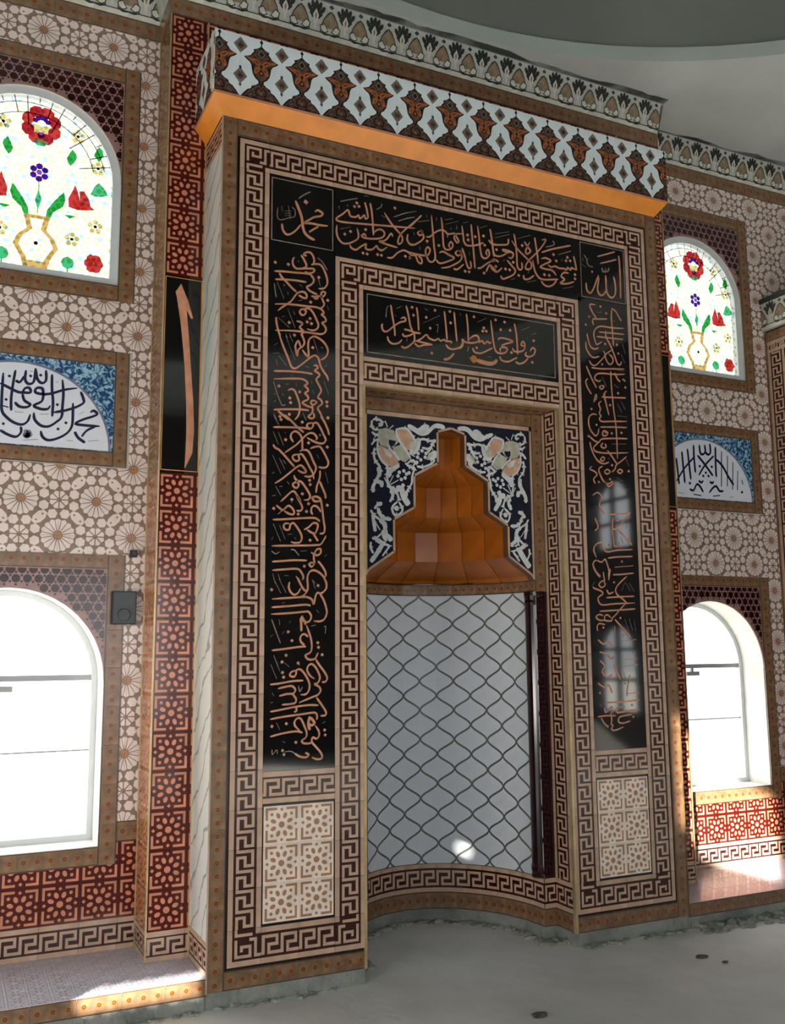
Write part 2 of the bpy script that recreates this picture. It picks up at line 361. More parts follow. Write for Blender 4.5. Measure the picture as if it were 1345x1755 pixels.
TRACE = {
 'left': 'm178:-1030,3523 -1039,3504 -1038,3481 -1024,3463 -1003,3462 -977,3471 -963,3485 -969,3504 -983,3528 -995,3540;m180:-960,3541 -978,3546 -966,3560 -943,3564 -928,3550 -919,3525 -924,3503 -936,3497;m180:-924,3500 -895,3507 -874,3497 -856,3465 -844,3426 -847,3397 -865,3376 -894,3370;m178:-1003,3462 -971,3469 -942,3474 -924,3476 -918,3466 -930,3453 -954,3446 -971,3452;m176:-1141,3426 -1087,3433 -1029,3437 -971,3442 -942,3442;m179:-942,3442 -927,3427 -921,3408 -936,3385 -959,3370 -950,3354 -927,3343 -900,3336;m178:-935,3322 -912,3322 -894,3328 -903,3312 -921,3315;m178:-894,3331 -871,3329 -859,3340 -856,3355 -874,3355 -879,3336 -870,3309 -862,3290 -870,3271 -882,3266;m175:-1135,3382 -1087,3389 -1029,3394 -962,3395;m176:-1113,3422 -1098,3399 -1072,3377 -1043,3350 -1017,3332;m177:-959,3306 -962,3326 -976,3338 -1000,3334 -1020,3317 -1045,3279 -1071,3255 -1099,3233 -1119,3213;m177:-959,3306 -982,3306 -1005,3316;m174:-1136,3247 -1085,3255 -1028,3260 -956,3262 -912,3265 -885,3260 -870,3251 -864,3237 -876,3230 -858,3215 -852,3196 -873,3184 -864,3174 -852,3156 -855,3135 -876,3121 -911,3119 -969,3119 -1041,3116 -1132,3106;m176:-973,3244 -987,3242 -999,3226 -987,3210 -970,3216 -964,3234 -973,3244 -947,3251 -926,3234 -905,3197 -894,3170 -902,3146 -926,3134 -958,3138;m175:-1016,3172 -993,3170 -984,3160 -998,3143 -987,3131 -975,3118 -987,3105 -975,3084;m173:-1127,3178 -1127,3156 -1118,3115 -1104,3075;t89:-1140,3360 -1134,3316 -1128,3285;t89:-1124,3369 -1086,3284;t89:-1065,3233 -1024,3134;t88:-1116,3177 -1056,3132;t92:-901,3543 -871,3521 -844,3482;t90:-1000,3378 -985,3366;t89:-1089,3363 -1083,3355;t89:-1034,3223 -1025,3205;t88:-1099,3182 -1079,3191;t90:-1005,3285 -985,3291;t91:-895,3424 -883,3385;t91:-844,3284 -835,3259;t89:-1066,3327 -1063,3310;t91:-1010,3509 -1004,3498;t88:-1075,3096 -1064,3072;t88:-1053,3099 -1044,3075;d208:-1136,3475;d210:-1064,3476;d212:-892,3433;d212:-841,3313;d210:-938,3288;d208:-941,3197;d208:-957,3176;d208:-933,3170;d206:-1056,3158;d206:-1027,3094;m173:-1112,3091 -1089,3029 -1060,2963 -1043,2923 -1023,2915 -997,2932 -963,2962 -934,2988 -911,2999 -893,2985 -881,2946 -863,2917 -843,2891 -837,2869;m175:-992,3107 -978,3084 -972,3059 -983,3038 -1003,3021 -1009,2998 -1010,2981;m174:-992,3034 -1006,3066 -1021,3039 -1018,3011 -1012,2983;m174:-983,3021 -969,3003 -951,2988 -948,3006 -951,3048 -946,3080 -928,3098 -911,3102 -882,3091 -855,3069 -840,3037 -846,3008 -864,2988 -881,2978;m174:-922,2941 -907,2946 -896,2933 -913,2917 -893,2905 -887,2892 -904,2873 -898,2854 -884,2830 -878,2808 -895,2776 -878,2761 -872,2742 -895,2720 -892,2706 -880,2688 -863,2656;m170:-1138,2887 -1054,2896 -968,2899 -925,2896;m170:-1138,2845 -1053,2857 -991,2863 -965,2857 -953,2842 -970,2829 -956,2819 -950,2803 -967,2790 -953,2775 -950,2758 -981,2738 -961,2724 -938,2718 -924,2714;m170:-1061,2793 -1042,2802 -1025,2797 -1013,2774 -998,2734 -995,2698 -1004,2664 -1023,2640;m172:-909,2754 -930,2752 -933,2738 -921,2731 -904,2744 -909,2754;m172:-927,2730 -924,2700 -932,2682 -947,2667 -932,2657 -915,2667 -921,2689;m168:-1136,2683 -1080,2691 -995,2699 -944,2699;m169:-1114,2680 -1085,2659 -1052,2637;t88:-1075,3085 -1023,2960;t88:-1052,3088 -1035,3056;t87:-1111,2973 -1068,2923;t86:-1139,2834 -1117,2768 -1092,2713 -1072,2718;t89:-863,2864 -834,2794;t89:-920,3086 -893,3013;t87:-1137,3026 -1117,3040;t87:-1142,2981 -1108,2988;t87:-1125,2952 -1119,2922;t88:-968,2933 -945,2930;t89:-858,2944 -843,2957;t87:-1016,2835 -1013,2821;t87:-1076,2825 -1053,2828;t86:-1137,2768 -1117,2768;t86:-1092,2776 -1084,2760;t86:-1136,2724 -1123,2734;t88:-924,2812 -918,2790;t89:-881,3046 -867,3048;t87:-1042,2876 -1036,2871;t88:-933,2861 -927,2842;t87:-978,2683 -961,2646;t86:-1136,2667 -1119,2631;d201:-1050,2754;d201:-1045,2730;d205:-845,2754;d205:-844,2732;d201:-1109,2811;d203:-996,2792;d200:-1052,2667;d204:-839,2669;d199:-1102,2651;d207:-925,3040;m169:-1080,2662 -1046,2638 -1006,2603 -972,2579;m167:-1138,2592 -1051,2599 -966,2603 -938,2599;m171:-923,2635 -949,2628 -955,2614 -938,2602 -923,2614 -920,2631 -900,2636 -880,2610 -862,2575 -851,2551 -865,2531 -897,2531 -923,2539 -954,2553;m172:-880,2677 -857,2643 -839,2605 -832,2578;m168:-1028,2522 -1042,2545 -1040,2565 -1023,2580 -1003,2576 -986,2556 -980,2532 -980,2510 -980,2488 -994,2478;m167:-1075,2463 -1050,2482 -1011,2512 -980,2545 -955,2570 -932,2580 -914,2576 -900,2558 -906,2544;m169:-980,2485 -954,2487 -937,2469 -920,2432 -905,2403 -908,2381 -922,2358 -942,2349 -968,2350;m168:-999,2462 -1028,2454 -1030,2437 -1013,2425 -996,2434 -999,2456 -982,2463 -960,2435 -937,2395 -922,2369 -916,2337;m169:-937,2497 -914,2507 -885,2512 -868,2494 -848,2460 -836,2431 -845,2408 -868,2401 -891,2404;m166:-1137,2502 -1126,2486 -1106,2477 -1078,2452 -1044,2417 -1021,2394;m165:-1126,2301 -1091,2325 -1049,2360 -1016,2389 -988,2405 -968,2390 -959,2372 -979,2368 -1004,2379;m167:-1024,2351 -1018,2335 -1007,2320 -1029,2307 -1023,2289 -1007,2287 -998,2304 -1007,2320 -984,2319 -964,2296 -944,2267 -936,2246 -947,2229 -970,2226;m169:-882,2386 -882,2358 -888,2331 -899,2303 -903,2267;m168:-883,2328 -870,2299 -853,2262 -851,2240;m164:-1095,2209 -1068,2235 -1037,2264 -1020,2265 -1003,2242 -986,2218;t86:-1136,2654 -1107,2607;t85:-1137,2569 -1109,2504;t85:-1110,2569 -1081,2501;t84:-1139,2447 -1094,2354;t85:-1103,2434 -1072,2377;t84:-1121,2288 -1093,2241;t86:-853,2380 -836,2321;t87:-972,2670 -958,2644;t86:-900,2470 -888,2446;t85:-1083,2425 -1069,2407;t84:-1141,2351 -1127,2360;t84:-1060,2316 -1049,2301;t84:-1101,2286 -1085,2290;t83:-1139,2236 -1120,2242;t86:-949,2529 -943,2524;t86:-1073,2572 -1071,2567;t87:-888,2578 -880,2574 -886,2568;d198:-1070,2532;d198:-939,2330;d198:-936,2308;d201:-981,2633;d204:-839,2670;d199:-1096,2636;d200:-946,2526;d197:-978,2257;d195:-1034,2224;d202:-842,2513;m166:-1009,2244 -992,2216 -978,2187 -986,2170 -1009,2168;m164:-1117,2190 -1097,2175 -1081,2168 -1056,2190 -1039,2186 -1023,2166 -1025,2149 -1047,2150 -1075,2163;m163:-1108,2145 -1081,2168;m167:-913,2234 -927,2239 -907,2248 -884,2241 -881,2228 -907,2222 -924,2231;m168:-879,2239 -873,2212 -867,2172 -861,2123 -855,2086 -861,2061 -884,2056;m166:-921,2152 -930,2171 -924,2193 -907,2199 -890,2189 -876,2168;m163:-1135,2116 -1075,2121 -991,2130 -921,2136 -898,2132 -881,2119;m164:-1044,2100 -1069,2099 -1077,2083 -1066,2068 -1047,2071 -1041,2093 -1025,2104 -1002,2079 -983,2047 -980,2024 -991,2007 -1018,2003 -1038,2008;m165:-969,2072 -943,2087 -918,2109 -895,2105 -895,2084 -909,2056 -929,2061 -952,2073;m165:-915,2051 -904,2035 -892,2017;m161:-1139,1983 -1046,1988 -963,1992 -906,1996 -878,2001 -861,2023 -847,2048;m164:-929,1959 -914,1952 -898,1974 -878,1977 -878,1956 -895,1944 -912,1949 -914,1928 -911,1904 -925,1885 -940,1898 -926,1906 -909,1901;m161:-1136,1904 -1073,1910 -1018,1915 -951,1916;m160:-1135,1861 -1073,1867 -1006,1872 -984,1859 -970,1833 -975,1817;m164:-892,1915 -872,1894 -852,1863 -849,1842 -860,1831;m162:-947,1800 -948,1831 -937,1858 -914,1867 -889,1859 -866,1841 -854,1823 -846,1802;m162:-1009,1835 -989,1804;t83:-1132,2096 -1093,2008;t83:-1099,2090 -1068,2020;t82:-1132,1845 -1118,1796;t82:-1105,1845 -1086,1796;t84:-1037,2229 -1034,2208;t82:-1139,1957 -1117,1944 -1098,1955;t83:-1038,1968 -1018,1966 -993,1938;t83:-985,1962 -951,1966;t83:-1055,2044 -1033,2048;t82:-1140,2012 -1132,2028;t83:-1019,2030 -1010,2022;t83:-922,1819 -905,1801;t84:-855,1938 -843,1951;t82:-1070,1836 -1048,1836;d197:-944,2208;d196:-955,2167;d193:-1130,2173;d193:-965,1886;d195:-935,2020;d198:-841,2206;d195:-1000,2151;m163:-950,1829 -947,1802 -947,1768 -964,1742 -983,1731;m162:-1001,1827 -984,1794 -967,1768 -950,1760;m161:-1042,1805 -1047,1779 -1036,1753 -1016,1741 -997,1752 -984,1775;m164:-857,1828 -846,1805 -846,1778 -863,1757 -877,1748 -860,1717 -846,1678 -843,1649 -857,1620 -882,1609 -913,1611;m163:-877,1748 -894,1753 -905,1732 -913,1695 -922,1716 -936,1726 -961,1731 -1044,1725 -1134,1718;m158:-1136,1677 -1044,1684 -961,1692 -930,1688;m158:-1138,1643 -1043,1649 -961,1657 -941,1656 -927,1635 -935,1611 -955,1603;m204:-972,1637 -982,1619 -980,1598 -979,1559;m204:-974,1629 -966,1611 -955,1603 -963,1593;m160:-952,1590 -938,1554 -926,1515 -923,1481 -929,1456 -948,1445 -957,1438 -945,1422 -923,1418 -904,1424 -895,1440 -887,1453;m160:-943,1531 -960,1544 -976,1541 -985,1523 -979,1505 -960,1489;m156:-1133,1465 -1069,1472 -987,1482 -954,1483;m159:-904,1422 -887,1401;t81:-1127,1819 -1088,1747;t82:-1099,1822 -1061,1750;t80:-1135,1618 -1113,1562 -1088,1500;t80:-1122,1442 -1100,1393;t83:-922,1819 -905,1772;t82:-927,1585 -902,1591;t82:-899,1667 -885,1651;t81:-1097,1618 -1092,1590;t81:-1043,1600 -1035,1611;t80:-1080,1544 -1070,1559;t82:-859,1580 -848,1583 -851,1546;t81:-1082,1701 -1066,1701;t80:-1140,1531 -1126,1544;t80:-1084,1408 -1071,1416;d189:-891,1502;d189:-887,1479;d187:-1028,1513;d187:-1048,1556;d193:-891,1790;d186:-1058,1441;d189:-867,1442;d187:-995,1402;d188:-1137,1764;m159:-901,1419 -883,1392 -854,1355 -840,1328 -847,1309 -868,1306;m158:-908,1323 -932,1340 -947,1367 -940,1389 -922,1396 -904,1382 -886,1352 -879,1326 -890,1303 -907,1297 -883,1283 -875,1263 -890,1244 -914,1235 -956,1220 -988,1208;m157:-1006,1367 -1031,1358 -1037,1342 -1017,1335 -1006,1348 -1003,1367 -982,1370 -957,1344 -936,1304 -936,1271 -953,1249 -981,1247;m155:-1140,1300 -1092,1304 -1023,1314 -967,1316;m155:-1099,1279 -1061,1287 -1027,1290 -1009,1273 -1019,1254 -1054,1252 -1092,1243;m156:-1026,1254 -1005,1228 -1009,1209 -1033,1203 -1078,1201;m154:-1138,1169 -1091,1176 -1005,1189 -935,1195 -886,1192;m156:-1005,1189 -1001,1170 -1015,1164;m153:-1138,1133 -1074,1142 -970,1152 -907,1157 -893,1140 -896,1121;m227:-931,1141 -938,1116 -938,1096 -931,1073;m199:-928,1135 -907,1108 -921,1096 -935,1103;m156:-903,1095 -885,1068 -882,1045 -896,1030 -917,1037 -920,1015 -899,991 -871,958 -867,935 -892,930 -920,941;m155:-983,1072 -1008,1096 -1011,1118 -994,1134 -977,1127 -959,1091 -948,1061 -952,1039 -973,1024 -962,1011 -934,1009 -917,1015;m152:-1137,1050 -1073,1063 -1004,1070 -969,1062;m158:-897,1231 -872,1198 -847,1161 -850,1142 -875,1141;m153:-1010,965 -983,948 -951,943 -937,955 -955,965;t80:-1121,1437 -1089,1362;t79:-1138,1399 -1106,1327;t78:-1104,1116 -1087,1080;t77:-1126,990 -1123,965 -1103,986 -1099,966;t78:-1072,1025 -1059,1018;t78:-1062,974 -1031,976 -1010,965;t80:-992,1292 -985,1263 -971,1285;t78:-1136,1212 -1122,1215;t79:-1129,1260 -1119,1244;t80:-1066,1404 -1041,1384;t80:-864,1103 -850,1112;t80:-993,1406 -986,1390;d185:-1076,1357;d185:-1070,1334;d182:-1054,1109;d185:-853,1070;d185:-850,1046;d181:-1128,1099;d182:-1004,1017;d181:-1072,981;d180:-1065,962;d185:-1079,1408',
 'top': 'm170:-666,3822 -697,3814 -712,3820 -724,3848 -755,3819 -789,3790 -785,3775 -735,3774 -599,3789 -460,3805 -314,3821;m171:-603,3826 -619,3819 -627,3837 -642,3821 -654,3814 -662,3830 -677,3817 -701,3813;m171:-623,3914 -611,3871 -603,3826;m172:-591,3917 -581,3865 -576,3809 -572,3730;m170:-572,3741 -552,3764 -525,3773 -505,3758 -513,3733 -545,3716 -600,3706 -631,3707 -643,3716 -627,3727 -615,3714;m169:-670,3753 -662,3717 -670,3689 -716,3658 -755,3651 -781,3675 -791,3711 -789,3749;m173:-504,3877 -480,3843 -452,3810 -420,3781 -396,3755 -397,3724 -417,3709 -421,3731 -404,3769 -375,3802 -342,3835 -301,3878;m172:-453,3745 -465,3761 -485,3731 -509,3709 -537,3702 -501,3694 -461,3689 -425,3686;m171:-489,3677 -521,3652 -545,3659 -553,3673 -577,3649 -604,3641 -620,3649 -616,3672 -647,3652 -678,3627 -705,3634 -713,3651;m174:-359,3778 -364,3746 -348,3722 -315,3724 -300,3738;m170:-490,3616 -458,3621 -426,3654 -389,3676 -357,3670 -340,3658 -301,3661;t97:-448,3861 -378,3898 -308,3924;t97:-420,3843 -367,3869 -317,3887;t95:-770,3888 -716,3910 -666,3928;t95:-778,3863 -774,3842;t95:-728,3881 -724,3867;t97:-520,3927 -524,3907 -552,3886;t94:-770,3730 -709,3753;t96:-524,3857 -496,3851;t98:-322,3796 -318,3778;t96:-599,3953 -630,3951;d205:-671,3900;d204:-685,3876;d205:-658,3882;d204:-619,3755;d202:-709,3727;d202:-635,3616;d202:-610,3615;d204:-547,3623;d204:-524,3623;d209:-439,3917;d201:-743,3705;d207:-377,3643;d207:-349,3641;m175:-276,3817 -297,3797 -281,3785 -266,3803 -276,3817 -260,3785 -269,3760 -315,3724 -344,3719 -356,3732;m174:-346,3823 -309,3865 -271,3908;m177:-208,3920 -201,3835 -194,3739 -187,3674 -200,3644 -225,3640 -241,3664 -249,3698 -236,3723 -220,3711 -229,3682 -250,3670 -307,3668 -356,3674;m175:-244,3784 -219,3789 -189,3818 -155,3840 -125,3842 -100,3827 -61,3838 -45,3818 -32,3796 -45,3786 -62,3814 -44,3838 -1,3846;m178:-104,3830 -105,3806;m178:-145,3921 -138,3867 -135,3789 -131,3746 -115,3730 -85,3739 -71,3765 -84,3783 -97,3761 -89,3742;m176:-161,3702 -136,3714 -98,3701 -64,3688 -107,3660 -158,3640 -183,3659;m178:-38,3740 -55,3721 -38,3708 -17,3724 -29,3741 -13,3705 -30,3674 -74,3643 -108,3625 -150,3614;m176:-70,3624 -44,3624 -1,3663;m178:-11,3760 5,3716 17,3670 29,3645 47,3652 43,3691;m181:53,3916 58,3845 66,3747 73,3648;m180:-9,3896 -1,3834 2,3803 19,3782 58,3785 102,3801 134,3819;m181:96,3916 104,3854 111,3775 123,3729 149,3725 172,3750 164,3780 150,3762 158,3743;m183:180,3912 188,3869 195,3806 203,3743;m181:218,3726 180,3711 144,3685 112,3659 90,3655;m179:147,3641 170,3685 192,3677 216,3657;m182:220,3823 191,3822 170,3842;m173:-312,3659 -296,3624 -275,3619 -275,3647 -295,3658;t98:-297,3864 -221,3886;t100:-120,3910 -68,3928;t100:-120,3882 -30,3920;t99:-238,3919 -238,3903;t99:-175,3915 -175,3892;t100:-43,3889 -44,3865;t98:-286,3718 -282,3699;t98:-354,3872 -313,3888;t98:-354,3907 -304,3925;t100:-82,3870 -82,3858;t102:109,3903 163,3929;t100:36,3745 40,3726;t101:0,3914 35,3929;d210:-238,3758;d211:-163,3746;d216:27,3845;d215:31,3816;d217:79,3845;d218:135,3859;d213:7,3621;d213:33,3622;d215:133,3631;d217:142,3804;d207:-349,3637;m180:177,3710 206,3728 235,3716;m180:177,3684 195,3662 223,3654 258,3685;m182:187,3896 195,3824 203,3766 221,3752 255,3758 294,3786 270,3799 309,3798 338,3786 327,3758 303,3758;m292:261,3798 290,3794 314,3794;m182:199,3817 252,3826 301,3840 306,3875;m182:293,3739 321,3713 349,3684 334,3655 294,3631 260,3617 247,3636;m185:346,3914 355,3867 362,3781 364,3712 383,3694 398,3709 395,3744;m184:330,3867 373,3818 435,3772 464,3747 458,3715 428,3706 424,3727 449,3766 501,3819 542,3866 574,3917 544,3911;m187:494,3919 500,3872 510,3808 513,3751;m185:474,3771 487,3707 515,3668 550,3661 605,3670 656,3681;m183:407,3667 411,3642 445,3648 481,3676;m186:535,3790 570,3801 605,3789 579,3771 548,3753 528,3736 567,3730 613,3729 642,3703;m189:788,3763 757,3771 752,3757 726,3766 720,3752 695,3756 669,3752 634,3759 608,3750 584,3759;m187:646,3681 625,3647 589,3624 554,3627 530,3649;m190:776,3851 789,3795 793,3760;m188:735,3732 699,3730 678,3704 702,3686 671,3659 717,3662 774,3685;m185:419,3879 442,3848 461,3825 436,3803 427,3823 458,3882;m187:541,3831 623,3868 758,3915;m132:663,3839 757,3879;t102:216,3889 313,3920;t102:215,3863 317,3904;t104:370,3887 465,3927;t106:625,3922 634,3897 573,3872;t103:430,3624 495,3647;t105:690,3627 768,3653;t102:318,3622 348,3636;t106:687,3817 687,3799;t102:264,3725 278,3740;t103:447,3700 437,3681;d227:729,3833;d227:718,3809;d227:749,3814;d218:281,3681;d218:310,3681;d219:372,3657;d223:591,3694;d223:556,3693;d225:646,3796;d227:781,3731;d226:780,3704;d218:222,3791;d219:336,3733;d222:403,3850;d217:215,3686;d225:627,3833',
 'centre': 'm168:-469,3345 -461,3290 -448,3217 -445,3170;m168:-410,3274 -388,3285 -380,3266 -414,3253 -453,3224 -491,3191 -516,3191 -524,3218 -518,3230;m169:-375,3356 -362,3305 -350,3243 -338,3216;m170:-310,3357 -302,3294 -299,3222;m168:-389,3217 -355,3214 -320,3207 -286,3208;m169:-329,3214 -325,3182 -330,3154 -364,3121 -390,3110 -407,3119;m168:-398,3192 -389,3177 -355,3186 -333,3201;m166:-491,3163 -483,3137 -458,3124 -424,3133 -402,3156;m168:-325,3154 -286,3175 -251,3204 -234,3187 -199,3179 -177,3191 -159,3181 -141,3191 -124,3184 -92,3186 -97,3173;m168:-326,3146 -300,3130 -269,3142 -213,3153;m168:-312,3160 -261,3155 -213,3151;m173:-134,3360 -126,3279 -119,3190;m174:-71,3365 -64,3280 -56,3191;m171:-128,3165 -111,3147 -80,3143 -39,3160 -20,3187 -20,3212;m238:-143,3074 -108,3086 -76,3119;t85:-268,3271 -161,3331;t86:-258,3357 -240,3348;t86:-189,3270 -175,3272 -181,3226;t84:-435,3330 -400,3348;t83:-499,3269 -494,3321 -481,3339;t84:-335,3101 -348,3099;t84:-270,3110 -244,3121;t84:-372,3172 -373,3148;t84:-444,3289 -435,3286;d204:-338,3351;d206:-194,3355;d205:-226,3246;d203:-218,3102;d208:-98,3363;d205:-250,3306;d204:-330,3306;d207:-95,3296;m175:9,3366 17,3284 19,3198;m172:-68,3149 -31,3158 -17,3184 -21,3209 1,3195 51,3198 88,3215 80,3243 52,3239 24,3215;m174:88,3203 107,3218 125,3204 144,3219 158,3212 172,3218;m177:171,3352 178,3286 186,3220 199,3172 226,3159 264,3168 279,3191 256,3200 232,3189 231,3168;m173:46,3168 59,3145 100,3143 143,3165 180,3186;m176:219,3237 229,3251 272,3253 319,3242 271,3223 237,3206;m176:226,3142 239,3119 282,3116 325,3138 345,3149;m179:332,3354 344,3288 350,3167;m177:313,3204 327,3185 360,3185 394,3202 400,3237 386,3252 376,3229 400,3224;m179:438,3199 453,3222 472,3212 461,3181 427,3164 403,3173 413,3192;m178:422,3155 392,3126 358,3113 334,3123;m381:72,3098 113,3091 159,3088 192,3100 206,3119;m173:19,3173 13,3143;m173:22,3108 49,3087;t88:82,3326 143,3360;t90:379,3319 438,3348;t90:446,3302 486,3317;t90:421,3286 421,3269;t87:142,3127 174,3131;t89:235,3298 240,3290;t87:-32,3364 -28,3348;d210:59,3354;d214:265,3353;d214:302,3308;d216:464,3267;d212:307,3174;d214:450,3133;d213:204,3357;d211:123,3297;d211:115,3277;d211:139,3280;d213:237,3303;d209:73,3172',
 'muhammad': 'm231:-1027,3841 -1009,3800 -991,3751 -985,3705 -973,3669 -946,3648 -916,3639;m195:-1101,3697 -1095,3661 -1074,3641 -1046,3652 -1017,3681 -996,3712;m199:-917,3798 -899,3811 -872,3798 -884,3781 -920,3768 -952,3744 -976,3724 -937,3729 -890,3729 -842,3733;m182:-896,3719 -928,3695 -949,3677;t132:-1009,3856 -977,3884 -941,3909;t82:-1125,3783 -1127,3730 -1107,3716 -1061,3737 -1032,3749 -1029,3785 -1047,3799;t82:-1087,3770 -1047,3778;t82:-1084,3757 -1049,3764;t82:-1087,3744 -1049,3751;t82:-1105,3793 -1099,3765;t82:-1067,3806 -1055,3727;d299:-968,3844',
 'allah': 'm196:1124,3915 1128,3852 1128,3738 1124,3631;m193:1076,3769 1084,3739 1088,3688 1080,3647 1055,3626 1029,3639 1017,3668 1016,3719 1015,3767;m192:1014,3668 995,3639 968,3629 950,3652 951,3686 964,3744;m192:961,3758 943,3721 921,3670 893,3631 867,3647 863,3694;m154:957,3879 1025,3906 1095,3935;m154:975,3837 1040,3860 1106,3886;t96:855,3872 873,3850 885,3810 921,3805;t96:840,3850 849,3832;t96:887,3858 872,3819;t95:835,3807 864,3795;t193:991,3811 996,3789 1033,3796 1045,3821;t193:1018,3816 1016,3793;d153:912,3772',
